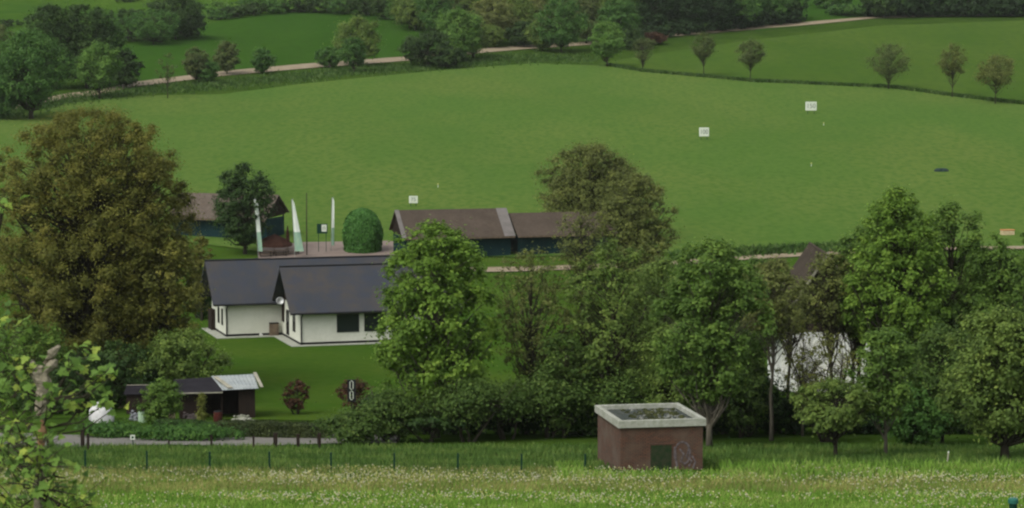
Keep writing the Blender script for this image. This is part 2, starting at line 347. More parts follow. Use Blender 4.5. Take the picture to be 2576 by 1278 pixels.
def hedge(name, label, pts, wd, ht, n, ls, leaf, cat='hedge', seed=5, group=None, lump=.15, taper=True):
    """clipped or wild hedge along world points"""
    rng = np.random.default_rng(seed); pts = [np.array(p, float) for p in pts]
    seg = np.array([np.linalg.norm(b[:2] - a[:2]) for a, b in zip(pts, pts[1:])]); cum = np.concatenate([[0], np.cumsum(seg)])
    s = rng.random(n) * cum[-1]; i = np.clip(np.searchsorted(cum, s) - 1, 0, len(seg) - 1); f = (s - cum[i]) / seg[i]
    A = np.array(pts)[i]; B = np.array(pts)[i + 1]; base = A + (B - A) * f[:, None]; dr = (B - A)[:, :2] / seg[i][:, None]; nn = np.stack([-dr[:, 1], dr[:, 0]], 1)
    # surface of a rounded box
    u = rng.uniform(-1, 1, n); h = rng.random(n); face = rng.random(n)
    top = face < .4; side = ~top; u[side] = np.sign(u[side]) * rng.uniform(.78, 1, side.sum()); h[top] = rng.uniform(.82, 1, top.sum())
    lm = 1 + lump * (np.sin(s * 1.1 + seed) + .6 * np.sin(s * 2.7) + .4 * np.sin(s * 6.1 + u))
    P = np.stack([base[:, 0] + nn[:, 0] * u * wd / 2 * lm, base[:, 1] + nn[:, 1] * u * wd / 2 * lm, H(base[:, 0], base[:, 1]) + h * ht * lm], 1) + rng.normal(size=(n, 3)) * ls * .25
    N = np.stack([nn[:, 0] * u * side, nn[:, 1] * u * side, np.where(top, 1, .35)], 1) + rng.normal(size=(n, 3)) * .45
    N /= np.linalg.norm(N, axis=1)[:, None]
    T = np.clip(.4 + .2 * np.sin(s * 3.1 + u * 2) + rng.normal(0, .2, n), 0, 1)
    root = empty(name, tuple(pts[0])); o = np.array(pts[0]); tag(root, label, cat, group)
    leaf_object('foliage', P - o, N, ls * rng.uniform(.7, 1.3, n), T, L[leaf], root, rng)
    mb = MB()
    for a, b in zip(pts, pts[1:]):
        m = max(1, int(np.linalg.norm(b - a) / max(.8, ht * .5)))
        for k in range(m):
            q = a + (b - a) * ((k + .5) / m) - o; q[2] = H(q[0] + o[0], q[1] + o[1]) - o[2]
            for _ in range(3):
                mb.tube([q + (0, 0, -.1), q + rng.normal(size=3) * (wd * .1, wd * .1, 0) + (0, 0, ht * .8)], [ht * .03, ht * .012], 4)
    mb.build('stem', M['bark'], root)
    return root
def blades(name, label, X, Y, ht, wd, leaf, rng, cat=None, lean=.35):
    n = len(X); Z = H(X, Y) - .03; th = rng.uniform(0, 6.28, n); hh = ht * rng.uniform(.5, 1.3, n); a = np.stack([np.cos(th), np.sin(th), 0 * th], 1) * wd * rng.uniform(.6, 1.4, n)[:, None]
    P = np.stack([X, Y, Z], 1); tip = P + np.stack([rng.normal(0, lean, n) * hh, rng.normal(0, lean, n) * hh, hh], 1)
    mid = P * .45 + tip * .55 + np.stack([0 * X, 0 * X, hh * .1], 1)
    V = np.stack([P - a / 2, P + a / 2, mid + a / 2.6, tip, mid - a / 2.6], 1).reshape(-1, 3)
    F_ = np.arange(5 * n).reshape(n, 5)
    T = np.clip(.45 + .25 * np.sin(X * .9 + np.sin(Y * .7) * 2) + rng.normal(0, .22, n), 0, 1)
    o = npmesh(name, V, [F_], L[leaf], None, np.repeat(T, 5)); tag(o, label, cat or 'grass', kind='stuff'); return o

# ------------------------------------------------------------------ ground sheets
def grid_mesh(name, X, Y, off, material, kind='structure'):
    Z = H(X, Y) + off; nu, nv = X.shape
    V = np.stack([X, Y, Z], -1).reshape(-1, 3); i = np.arange(nu * nv).reshape(nu, nv)
    Fc = np.stack([i[:-1, :-1], i[1:, :-1], i[1:, 1:], i[:-1, 1:]], -1).reshape(-1, 4)
    o = npmesh(name, V, [Fc], material, None, smooth=True); o['kind'] = kind; return o
ys = np.concatenate([np.arange(-380, 0, 10), np.arange(0, 320, 1.5), np.arange(320, 720, 2.5), np.arange(720, 1790, 20)])
xs = np.concatenate([np.arange(-700, -210, 35), np.arange(-210, 211, 3), np.arange(245, 701, 35)])
X, Y = np.meshgrid(xs, ys, indexing='ij'); grid_mesh('ground', X, Y, 0, M['rough'])
def strip(name, top, bot, off, material, nu=120, nv=60, jit=0, seed=0):
    rng = np.random.default_rng(seed)
    def samp(pl):
        pl = np.array(pl, float); c = np.concatenate([[0], np.cumsum(np.hypot(*np.diff(pl, axis=0).T))]); s = np.linspace(0, c[-1], nu)
        W = np.array([gh(a, b) for a, b in zip(np.interp(s, c, pl[:, 0]), np.interp(s, c, pl[:, 1]))])[:, :2]
        if jit: W += np.convolve(rng.normal(size=nu), np.ones(3) / 3, 'same')[:, None] * jit
        return W
    T_, B_ = samp(top), samp(bot); q = np.linspace(0, 1, nv)[None, :, None]
    G = T_[:, None] * (1 - q) + B_[:, None] * q
    return grid_mesh(name, G[..., 0], G[..., 1], off, material)
strip('hill_slope', [(-200, -150), (700, -160), (1400, -160)], [(-200, 190), (300, 110), (560, 52), (900, 36), (1400, 90)], .04, M['hilltop'], 90, 60)
strip('hill_meadow', [(250, 140), (330, 108), (560, 52), (700, 30), (900, 26), (1010, 50), (1080, 78)], [(250, 232), (340, 208), (560, 180), (760, 162), (1010, 145), (1060, 140), (1120, 130)], .08, M['hill'], 90, 60)
strip('upper_meadow', [(1480, 166), (1620, 140), (1900, 100), (2100, 78), (2200, 66), (2576, 52), (2900, 45)], [(1480, 168), (1620, 176), (1890, 204), (2240, 219), (2400, 240), (2576, 260), (2900, 300)], .06, M['upper'], 120, 60)
strip('far_slope', [(1900, -40), (2240, -40)], [(1900, 80), (2240, 36)], .08, M['hill'], 30, 30)
strip('practice_field', [(-400, 400), (-150, 330), (0, 300), (170, 262), (330, 243), (560, 238), (760, 212), (960, 192), (1150, 174), (1350, 160), (1530, 167), (1620, 181), (1890, 207), (2240, 222), (2400, 244), (2576, 264), (2900, 304)],
      [(-400, 640), (200, 625), (480, 612), (700, 640), (1300, 648), (1900, 630), (2576, 625), (2900, 625)], .10, M['field'], 200, 130, jit=.2)
strip('lawn', [(-400, 643), (480, 614), (700, 642), (1300, 650), (1900, 637), (2900, 631)], [(-400, 1050), (600, 1056), (900, 1062), (1500, 1085), (2900, 1085)], .05, M['lawn'], 150, 120)
strip('gravel_track', [(-200, 325), (0, 266), (60, 259), (170, 236), (240, 229), (340, 207), (560, 180), (760, 162), (1010, 144), (1100, 139), (1210, 124), (1330, 114), (1480, 106), (1600, 94), (1850, 72), (2050, 54), (2200, 42), (2330, 40), (2450, 38), (2800, 36)],
      [(-200, 345), (0, 281), (60, 274), (170, 248), (240, 241), (340, 219), (560, 192), (760, 174), (1010, 155), (1100, 148), (1210, 134), (1330, 124), (1480, 114), (1600, 101), (1850, 79), (2050, 62), (2200, 47), (2330, 43), (2450, 41), (2800, 39)], .13, M['gravel'], 300, 4, jit=.12)
strip('gravel_path', [(1180, 676), (1300, 674), (1470, 669), (1650, 662), (1880, 646), (2070, 635), (2300, 626), (2800, 618)], [(1180, 688), (1300, 686), (1470, 680), (1650, 672), (1880, 656), (2070, 644), (2300, 633), (2800, 625)], .16, M['gravel'], 120, 4, jit=.1)
strip('terrace', [(650, 628), (750, 612), (985, 608), (1010, 620)], [(650, 660), (750, 656), (985, 652), (1010, 650)], .14, M['paving'], 30, 14)
strip('footpath', [(-300, 1090), (60, 1092), (200, 1097), (270, 1103), (420, 1108), (640, 1102), (830, 1094), (1000, 1092)], [(-300, 1135), (60, 1128), (200, 1127), (270, 1123), (420, 1121), (640, 1124), (830, 1118), (1000, 1116)], .06, M['asphalt'], 90, 8, jit=.08)
strip('meadow', [(-400, 1188), (600, 1192), (1300, 1197), (2000, 1192), (2900, 1175)], [(-400, 1400), (600, 1400), (1300, 1400), (2000, 1400), (2900, 1400)], .04, M['meadow'], 90, 40)

# near meadow: blades and dandelions
rng = np.random.default_rng(3)
def scat(n, d0, d1):
    Yv = rng.uniform(d0, d1, n); Xv = rng.uniform(-.235, .235, n) * Yv; k = ~((Xv > 3.2) & (Xv < 9.8) & (Yv > 107.0 + .3 * np.sin(Xv * 2)) & (Yv < 112)); return Xv[k], Yv[k]
Xs, Ys = scat(60000, 88, 109); blades('meadow_grass', 'bright green meadow grass in the foreground strip', Xs, Ys, .26, .035, 'grass2', rng)
Xs, Ys = scat(60000, 106, 129.5); blades('bank_grass', 'rough dark green grass on the bank behind the fence', Xs, Ys, .30, .04, 'grass', rng)
Xs, Ys = scat(38000, 99.5, 110); blades('seed_stems', 'straw coloured flower stems among the meadow grass', Xs, Ys, .34, .02, 'straw', rng, cat='stems')
Xs, Ys = scat(14000, 104, 112); k = Xs > 2; blades('tall_weeds', 'taller light green weeds along the right meadow edge', Xs[k], Ys[k], .5, .05, 'grass2', rng, cat='weeds')
def verge(U0, V0, U1, V1, n, ht, leaf, name, label):
    a, b = gh(U0, V0), gh(U1, V1)
def heads(name, label, n, material, r, seed):
    g = np.random.default_rng(seed); Yv = g.uniform(90, 110, n * 3); Xv = g.uniform(-.235, .235, n * 3) * Yv
    band = .12 + .9 * np.exp(-((Yv - 104.2) / 2.2) ** 2) + .55 * np.exp(-((Yv - 96.3) / 1.4) ** 2) + .2 * np.sin(Xv * .6 + Yv * .8)
    band = np.where((Xv < -2) & (Yv > 97.5) & (Yv < 101), band * .4, band)
    band = band * (.75 + .5 * np.sin(Xv * .35 + 1) * np.sin(Xv * .13))
    k_ = g.random(n * 3) < band * .6; Xv, Yv = Xv[k_][:n], Yv[k_][:n]; m = len(Xv); Zv = H(Xv, Yv) + g.uniform(.2, .38, m)
    rr = r * g.uniform(.6, 1.3, m); c = np.stack([Xv, Yv, Zv], 1)
    o6 = np.array([(1, 0, 0), (0, 1, 0), (-1, 0, 0), (0, -1, 0), (0, 0, .9), (0, 0, -.9)])
    V = (c[:, None] + o6[None] * rr[:, None, None]).reshape(-1, 3)
    f = np.array([(0, 1, 4), (1, 2, 4), (2, 3, 4), (3, 0, 4), (1, 0, 5), (2, 1, 5), (3, 2, 5), (0, 3, 5)])
    o = npmesh(name, V, [(np.arange(m)[:, None, None] * 6 + f[None]).reshape(-1, 3)], material); tag(o, label, 'flowers', kind='stuff')
heads('dandelion_clocks', 'pale dandelion seed heads dotted over the near meadow', 7500, M['clock'], .036, 1)
heads('meadow_flowers', 'small pale yellow flowers dotted over the near meadow', 6500, M['yellowfl'], .033, 2)

# rough tufts along the far banks
def band_tufts(name, label, pts, n, w0, ht, leaf, seed):
    g = np.random.default_rng(seed); W = np.array([gh(*p) for p in pts]); c = np.concatenate([[0], np.cumsum(np.hypot(*np.diff(W[:, :2], axis=0).T))])
    s = g.random(n) * c[-1]; Xv = np.interp(s, c, W[:, 0]) + g.normal(0, w0 * .3, n); Yv = np.interp(s, c, W[:, 1]) + g.normal(0, w0, n)
    blades(name, label, Xv, Yv, ht, ht * .35, leaf, g, cat='tufts', lean=.5)
band_tufts('verge_tufts', 'dark tufts of rough grass on the verge below the upper track', [(0, 292), (170, 252), (340, 230), (560, 212), (760, 194), (1010, 172), (1250, 150), (1500, 150)], 9000, 6, .6, 'verge', 11)
band_tufts('boundary_tufts', 'thin dark line of tall grass between the two fields', [(1530, 166), (1620, 181), (1890, 206), (2240, 221), (2400, 243), (2576, 263), (2800, 290)], 11000, .7, .7, 'verge', 12)
band_tufts('path_tufts', 'brownish tufts along the gravel path at the foot of the field', [(1700, 650), (1880, 640), (2000, 632), (2300, 620)], 3500, 1.2, .8, 'verge', 13)

# ------------------------------------------------------------------ clubhouse
def window(parent, x0, x1, z0, z1, y, frame, name='window', nmull=0):
    """window in a wall facing local -y"""
    fw = .07; mb = MB()
    mb.box(x0, x1, y - .05, y + .02, z0, z0 + fw).box(x0, x1, y - .05, y + .02, z1 - fw, z1)
    mb.box(x0, x0 + fw, y - .05, y + .02, z0 + fw, z1 - fw).box(x1 - fw, x1, y - .05, y + .02, z0 + fw, z1 - fw)
    for i in range(nmull):
        xm = x0 + (x1 - x0) * (i + 1) / (nmull + 1); mb.box(xm - .03, xm + .03, y - .045, y + .02, z0 + fw, z1 - fw)
    f = mb.build(name, frame, parent)
    MB().box(x0 + fw, x1 - fw, y - .012, y + .01, z0 + fw, z1 - fw).build('pane', M['glass'], f); return f
def window_side(parent, y0, y1, z0, z1, x, frame):
    fw = .08; mb = MB()
    mb.box(x - .05, x + .02, y0, y1, z0, z0 + fw).box(x - .05, x + .02, y0, y1, z1 - fw, z1).box(x - .05, x + .02, y0, y0 + fw, z0 + fw, z1 - fw).box(x - .05, x + .02, y1 - fw, y1, z0 + fw, z1 - fw)
    f = mb.build('window', frame, parent); MB().box(x - .012, x + .01, y0 + fw, y1 - fw, z0 + fw, z1 - fw).build('pane', M['glass'], f); return f
o = gh(568, 850); hs_ = empty('clubhouse', tuple(o), R(17)); tag(hs_, 'white rendered clubhouse with two dark grey gabled roofs on the lawn', 'building')
LEN = 17.6
# walls: main block and projecting wing, gables included
MB().prism([(0, .3), (6.8, .3), (6.8, 2.9), (3.4, 5.95), (0, 2.9)], 0, LEN).build('wall', M['white'], hs_)
wg = MB().prism([(-7.5, .3), (-.004, .3), (-.004, 3.0), (-3.7, 5.9), (-7.5, 2.75)], 4.9, LEN + .3).build('wing_wall', M['white'], hs_)
MB().box(.03, LEN - .03, -.0 + .03, 6.77, -.3, .3).box(4.93, LEN + .27, -7.47, .02, -.3, .3).build('plinth', M['darktrim'], hs_)
MB().box(-.9, -.0, -.9, 6.9, -.2, .11).box(-.0, 4.0, -.9, .0, -.2, .11).box(4.0, 4.9, -8.4, .0, -.2, .114).box(4.9, LEN + 1, -8.4, -7.5, -.2, .112).build('paving_strip', M['concrete'], hs_)
def gable_roof(parent, x0, x1, ya, za, yr, zr, yb, zb, material, t=.18, name='roof'):
    mb = MB(); mb.slab([(x0, ya, za), (x1, ya, za), (x1, yr, zr), (x0, yr, zr)], t); mb.slab([(x0, yr, zr), (x1, yr, zr), (x1, yb, zb), (x0, yb, zb)], t)
    return mb.build(name, material, parent)
r1 = gable_roof(hs_, -1.15, LEN + .8, -.6, 2.95, 3.4, 6.35, 7.4, 2.95, M['roof'])
MB().tube([(-1.16, 3.4, 6.37), (LEN + .81, 3.4, 6.37)], .09, 6).build('ridge_cap', M['darktrim'], r1)
r2 = gable_roof(hs_, 3.95, LEN + 1.1, -8.1, 2.82, -3.7, 6.3, -.2, 3.15, M['roof'], name='wing_roof')
MB().tube([(3.94, -3.7, 6.32), (LEN + 1.11, -3.7, 6.32)], .09, 6).build('ridge_cap', M['darktrim'], r2)
# dark boarded gable of the wing
MB().prism([(-6.2, 3.3), (-6.2, 3.75), (-3.7, 5.82), (-.6, 3.25), (-.1, 2.9), (-.1, 1.3), (-1.0, 1.3), (-1.3, 3.3)], 4.84, 4.897).build('gable_boards', M['darkwood'], hs_)
MB().slab([(3.96, -8.12, 2.60), (3.99, -8.12, 2.80), (3.99, -3.7, 6.28), (3.96, -3.7, 6.08)], .03).slab([(3.96, -3.7, 6.08), (3.99, -3.7, 6.28), (3.99, -.2, 3.12), (3.96, -.2, 2.92)], .03).build('verge_board', M['darktrim'], hs_)
# gutters and downpipes
MB().tube([(-1.1, -.66, 2.86), (4.3, -.66, 2.86)], .07, 6).tube([(4.0, -8.17, 2.74), (LEN + 1, -8.17, 2.74)], .07, 6).build('gutter', M['darktrim'], hs_)
MB().tube([(.1, -.62, 2.8), (.08, -.08, 2.5), (.08, -.07, 0)], .055, 6).build('downpipe', M['darktrim'], hs_)
MB().tube([(5.0, -8.1, 2.7), (4.98, -7.58, 2.4), (4.98, -7.57, 0)], .055, 6).build('downpipe', M['darktrim'], hs_)
M['white_frame'] = mat('window_frame_white', (.5, .5, .47), rough=.6)
for a, b in ((8.0, 9.9), (10.35, 12.2), (12.8, 14.6), (15.2, 16.8)): window(hs_, a, b, 1.05, 2.55, -7.5, M['darktrim'])
window_side(hs_, 1.2, 1.9, .95, 2.35, 0, M['darktrim']); window_side(hs_, 2.9, 3.7, .95, 2.35, 0, M['darktrim']); 
window_side(hs_, -5.6, -4.6, .95, 2.4, 4.9, M['darktrim']); window_side(hs_, -3.0, -1.9, .4, 2.5, 4.9, M['darktrim'])
MB().box(-.35, -.02, 5.0, 6.8, 0, 1.9).build('side_porch', M['darkwood'], hs_)
d_ = MB().box(3.75, 4.5, -.45, -.03, .11, 1.15).build('meter_cabinet', M['wood'], hs_)
MB().box(3.72, 4.53, -.48, -.0, 1.152, 1.2).build('lid', M['darktrim'], d_)
MB().tube([(3.0, -.1, .2), (3.0, -.45, .2)], .13, 10).build('vent_pipe', M['white_frame'], hs_)
MB().lathe([(.05, 0), (.28, .05), (.34, .12), (.30, .14), (.05, .05)], 14).build('satellite_dish', M['metal'], hs_)
dsh = bpy.data.objects['satellite_dish']; dsh.location = (4.1, -3.2, 3.35); dsh.rotation_euler = (R(70), 0, R(-15))

# ------------------------------------------------------------------ practice shelters
def shelter(origin, yaw, x0, x1, zr, label, roofmat, verge=True):
    s = empty('driving_shelter', tuple(origin), yaw); tag(s, label, 'shelter')
    r = gable_roof(s, x0, x1, -.9, 2.62, 3.0, zr, 6.0, 3.2, roofmat, .14)
    MB().box(x0 + .3, x1 - .3, 0, .1, -.6, 2.75).build('rear_wall', M['teal'], s)
    MB().box(x0 + .3, x0 + .4, .1, 5.0, -.6, 2.7).build('side_wall', M['teal'], s); MB().box(x1 - .4, x1 - .3, .1, 5.0, -.6, 2.7).build('side_wall', M['teal'], s)
    MB().prism([(.1, 2.7), (5.6, 3.0), (3.0, zr - .25)], x1 - .4, x1 - .3).prism([(.1, 2.7), (5.6, 3.0), (3.0, zr - .25)], x0 + .3, x0 + .4).build('gable_boards', M['darkwood'], s)
    for k in range(5):
        xx = x0 + .5 + (x1 - x0 - 1) * k / 4; MB().box(xx - .07, xx + .07, 5.2, 5.34, -.6, 3.4).build('post', M['darkwood'], s)
    MB().box(x0 + .02, x1 - .02, -.98, -.92, 2.42, 2.6).build('fascia', M['wood'], s)
    if verge:
        g = .003
        mb = MB()
        for xa, xb in ((x1 - 1.3, x1 + .02), (x0 - .02, x0 + .5)):
            mb.slab([(xa, -.95, 2.62 + .02), (xb, -.95, 2.64), (xb, 3.0, zr + .025), (xa, 3.0, zr + .025)], .03)
        mb.build('verge_sheet', M['greyroof'], r)
    return s
o = gh(1008, 655)
shelter(o, R(16), 0, 13.6, 5.65, 'brown sheet roofed golf shelter with grey right verge behind the bright green tree', M['brownroof'])
shelter(o, R(16), 13.9, 26.5, 5.05, 'lower brown roofed golf shelter half hidden by the round brownish tree', M['brownroof'], verge=False)
o = gh(676, 606)
shelter(o, R(-20), -13.5, 0, 5.5, 'faded brown roofed shelter with teal wall behind the dark conical tree', M['greybrownroof'], verge=False)

# ------------------------------------------------------------------ brick hut
o = np.array([*at(1561, 1183, 110.6)[:2], 0]); o[2] = float(H(o[0], o[1])) ; hut = empty('brick_hut', tuple(o), R(10.6)); tag(hut, 'small flat roofed brick hut with pale concrete roof rim beside the meadow', 'hut')
W_, D_, HT = 3.98, 4.9, 2.02
MB().box(0, W_, 0, D_, -1.2, HT).build('wall', M['brick'], hut)
mb = MB(); a, t_ = .13, .34
mb.box(-a, W_ + a, -a, .10, HT, HT + .35).box(-a, W_ + a, D_ - .10, D_ + a, HT, HT + .35).box(-a, .10, .10, D_ - .10, HT, HT + .348).box(W_ - .10, W_ + a, .10, D_ - .10, HT, HT + .348)
rf = mb.build('roof_rim', M['concrete'], hut, bevel=.012)
MB().box(.08, W_ - .08, .08, D_ - .08, HT + .01, HT + .14).build('roof', M['debris'], hut)
# moss cushions and rubble lying on the roof
g = np.random.default_rng(8); mb = MB()
for _ in range(150):
    x_, y_ = g.uniform(1.0, W_ - .4), g.uniform(.4, D_ - .4); r_ = g.uniform(.04, .17)
    mb.lathe([(r_, 0), (r_ * .9, r_ * .3), (r_ * .4, r_ * .6)], 6, (x_, y_, HT + .14))
mb.build('moss', mat('dark_moss', (.018, .022, .008), var=(.05, .055, .02), scale=3), hut)['kind'] = 'stuff'
mb = MB()
for _ in range(120):
    x_, y_ = g.uniform(1.2, W_ - .3), g.uniform(.3, D_ - .3); r_ = g.uniform(.03, .10)
    mb.lathe([(r_, 0), (r_ * .8, r_ * .6), (r_ * .3, r_ * .9)], 5, (x_, y_, HT + .14))
mb.build('rubble', mat('pale_roof_rubble', (.20, .21, .18), var=(.09, .09, .08), scale=4), hut)['kind'] = 'stuff'
dr = MB().box(1.45, 2.45, -.03, .0, -.3, 1.16).build('door', mat('door_green', (.018, .034, .014), rough=.9, var=(.035, .04, .022), scale=4), hut)
MB().box(1.38, 2.52, -.045, -.002, 1.163, 1.24).build('lintel', M['brick'], hut)
# sprayed tag: a looping pale line on the front
mb = MB(); pts = []
for i in range(15): th = math.pi * (1.15 - 1.5 * i / 14); pts.append((2.98 + .38 * math.cos(th), -.012, .72 + .55 * math.sin(th)))
mb.tube(pts, .055, 5)
mb.tube([(2.62, -.012, 1.05), (2.66, -.012, .5), (2.74, -.012, .1)], .06, 5); mb.tube([(3.3, -.012, .95), (3.18, -.012, .55), (3.45, -.012, .35), (3.3, -.012, .1)], .05, 5)
mb.tube([(2.85, -.012, .95), (3.05, -.012, .7), (2.9, -.012, .35), (3.15, -.012, .2)], .05, 5); mb.tube([(3.45, -.012, .6), (3.62, -.012, .3), (3.5, -.012, 0)], .05, 5)
gf = mb.build('graffiti', M['graffiti'], hut); gf.scale = (1, .25, 1); gf.location = (0, -.006, 0)

# ------------------------------------------------------------------ wooden yard shed
o = np.array([*at(452, 1055, 149)[:2], 0]); o[2] = float(H(o[0], o[1])); sh = empty('garden_shed', tuple(o), R(9)); tag(sh, 'dark open fronted timber shed with half black, half silvery tin roof', 'shed')
SW, SD = 4.75, 3.0
MB().box(0, .06, 0, SD, -.3, 1.75).box(SW - .06, SW, 0, SD, -.3, 1.9).box(.06, SW - .06, SD - .06, SD, -.3, 2.0).build('wall', M['darkwood'], sh)
MB().box(.06, 1.2, .0, .05, -.3, 1.7).box(3.75, SW - .06, .0, .05, -.3, 1.8).build('front_boards', M['darkwood'], sh)
for x_ in (1.3, 2.6, 3.7): MB().box(x_, x_ + .1, .0, .1, -.3, 1.72).build('post', M['darkwood'], sh)
MB().slab([(-.3, -.35, 1.72), (2.75, -.35, 1.80), (2.2, SD + .2, 2.22), (-.3, SD + .2, 2.12)], .06).build('felt_roof', M['felt'], sh)
mb = MB(); nn_ = 22
for i in range(nn_):
    q0, q1 = i / nn_, (i + 1) / nn_; z_ = .022 * (i % 2)
    fa = lambda q: (2.7 + (SW + .2 - 2.7) * q, -.42, 1.86 + .07 * q); fb = lambda q: (2.1 + (SW + .1 - 2.1) * q, SD + .25, 2.27 + .07 * q)
    A, B, C_, D2 = [np.array(p, float) for p in (fa(q0), fa(q1), fb(q1), fb(q0))]; A[2] += z_; D2[2] += z_; B[2] += .022 - z_; C_[2] += .022 - z_
    mb.slab([A, B, C_, D2], .012)
tr_ = mb.build('tin_roof', M['tin'], sh)
MB().slab([(2.2, SD * .8, 2.31), (2.5, SD * .8, 2.32), (3.35, -.3, 1.97), (3.05, -.3, 1.96)], .05).slab([(SW + .05, SD + .2, 2.42), (SW + .25, SD + .2, 2.42), (SW + .5, -.5, 2.0), (SW + .3, -.5, 2.0)], .06).build('batten', M['palewood'], tr_)
MB().box(-.3, 2.7, -.42, -.36, 1.68, 1.76).build('eaves_board', M['palewood'], sh)
def on(U, V, d=None):
    if d is None: return gh(U, V)
    p = at(U, V, d); p[2] = float(H(p[0], p[1])); return p
def barrel(U, d, r, h, m, label, cat='barrel', name='barrel'):
    p = on(U, 1055, d); b = empty(name, tuple(p)); tag(b, label, cat)
    MB().lathe([(r * .9, 0), (r, h * .1), (r * 1.05, h * .5), (r, h * .9), (r * .9, h)], 14).build('body', m, b, smooth=False)
    MB().lathe([(r * .93, h * 1.003), (r * .93, h + .04), (r * .5, h + .06)], 14).build('lid', M['darktrim'] if m is not M['darktrim'] else M['metal'], b); return b
barrel(548, 147.6, .28, .62, M['rust'], 'dark red barrel standing in the open front of the shed')
barrel(430, 147.6, .26, .6, M['cream'], 'cream coloured barrel at the left corner of the shed')
barrel(359, 147, .28, .72, mat('pale_green_plastic', (.35, .48, .33), rough=.5), 'pale green water butt left of the leafy bush by the shed', 'water butt', 'water_butt')
def pile(U, d, n, sx, sy, sz, m, label, name, part, cat, seed):
    g = np.random.default_rng(seed); p = on(U, 1055, d); b = empty(name, tuple(p)); tag(b, label, cat); mb = MB()
    for i in range(n):
        c = (g.normal() * sx * .35, g.normal() * sy * .35, g.uniform(.05, sz)); r_ = g.uniform(.06, .16) * (1.1 - .4 * c[2] / sz)
        mb.lathe([(r_ * .7, -r_ * .5), (r_, 0), (r_ * .75, r_ * .5)], 7, c)
    MB().lathe([(sx * .55, -.1), (sx * .42, sz * .45), (sx * .15, sz * .8)], 9).build('heap', m, b)
    mb.build(part, m, b)['kind'] = 'stuff'; return b
pile(482, 147.4, 34, .8, .5, .55, mat('stacked_logs', (.16, .12, .12), var=(.22, .19, .17), scale=4), 'heap of greyish firewood under the black half of the shed roof', 'firewood_pile', 'log', 'firewood', 3)
pile(610, 147.4, 40, .9, .4, .4, mat('pale_rubble', (.22, .23, .17), var=(.3, .3, .25), scale=4), 'heap of pale rubble below the right end of the shed', 'rubble_heap', 'stone', 'rubble', 4)
pile(340, 148.5, 24, .6, .5, .6, mat('grey_scrap', (.16, .17, .18), var=(.25, .26, .28), scale=4), 'grey heap of scrap beside the pale green water butt', 'scrap_heap', 'piece', 'scrap', 5)
# second low shed and white tarpaulin
p = on(318, 1040, 152); b = empty('lean_to', tuple(p), R(4)); tag(b, 'low black lean-to shed left of the timber shed, behind the leafy bush', 'shed')
MB().box(0, 1.9, 0, 2, -.3, 1.35).build('wall', M['darkwood'], b); MB().slab([(-.15, -.2, 1.38), (2.05, -.2, 1.38), (2.05, 2.1, 1.62), (-.15, 2.1, 1.62)], .05).build('roof', M['felt'], b)
MB().box(-.15, 2.05, 2.12, 2.17, 1.5, 1.66).build('edge_board', M['palewood'], b)
p = on(256, 1050, 147); b = empty('covered_trailer', tuple(p), R(12)); tag(b, 'small trailer under a white tarpaulin behind the near twigs', 'trailer')
mb = MB(); g = np.random.default_rng(2)
prof = [(-.78, .25), (-.74, .75), (-.5, 1.12), (-.1, 1.32), (.25, 1.28), (.55, 1.0), (.74, .62), (.78, .2)]
rows = []
for k in range(7):
    f_ = 1 - .12 * abs(k - 3) / 3 if k not in (0, 6) else .72; rows.append([(x * f_ + g.normal() * .02, (k - 3) * .42 + g.normal() * .02, z * f_ + g.normal() * .03) for x, z in prof])
mb.v = [q for r_ in rows for q in r_]; mb.f = [(i * 8 + j, i * 8 + j + 1, i * 8 + j + 9, i * 8 + j + 8) for i in range(6) for j in range(7)] + [tuple(range(8)), tuple(range(48, 56))]
mb.build('tarpaulin', M['tarp'], b, smooth=True)
MB().box(-.6, .6, -1.1, 1.1, .25, .45).build('bed', M['darktrim'], b)
for x_ in (-.62, .62): w_ = MB().tube([(x_ - .06, 0, .24), (x_ + .06, 0, .24)], .24, 14).build('wheel', M['darktrim'], b)
MB().tube([(-.1, -1.1, .35), (0, -2.0, .35)], .04, 6).build('drawbar', M['darktrim'], b)

# ------------------------------------------------------------------ white gabled house among the trees
p = on(2076, 990, 166); b = empty('gabled_house', (p[0], p[1], p[2]), R(0)); tag(b, 'white walled house with steep brown gable hidden behind the sparse trees', 'building')
MB().box(-3.1, 3.15, 0, 9, -.3, 4.25).build('wall', mat('bright_render', (.80, .80, .74), rough=.9, var=(.70, .72, .68), scale=.8, detail=6), b)
MB().add([(-3.6, .0, 4.253), (3.6, .0, 4.253), (0, .0, 9.6), (-3.6, 9, 4.253), (3.6, 9, 4.253), (0, 9, 9.6)], [(0, 1, 2), (5, 4, 3), (0, 3, 4, 1), (1, 4, 5, 2), (2, 5, 3, 0)]).build('gable_cladding', M['darkwood'], b)
mb = MB(); mb.slab([(-4.1, 9.5, 3.75), (-4.1, -.6, 3.75), (0, -.6, 9.85), (0, 9.5, 9.85)], .15); mb.slab([(0, 9.5, 9.85), (0, -.6, 9.85), (4.1, -.6, 3.75), (4.1, 9.5, 3.75)], .15); mb.build('roof', mat('dark_brown_tiles', (.042, .033, .025), var=(.058, .046, .034), scale=.8), b)
mb = MB(); mb.slab([(-4.12, -.602, 3.58), (-4.12, -.68, 3.58), (0, -.68, 9.7), (0, -.602, 9.7)], .25) if False else None
mb.add([(-4.1, -.66, 3.6), (-4.1, -.66, 3.9), (0, -.66, 9.98), (0, -.66, 9.68), (-4.1, -.602, 3.6), (-4.1, -.602, 3.9), (0, -.602, 9.98), (0, -.602, 9.68)], [(0, 1, 2, 3), (4, 5, 6, 7), (0, 1, 5, 4), (1, 2, 6, 5), (2, 3, 7, 6), (3, 0, 4, 7)])
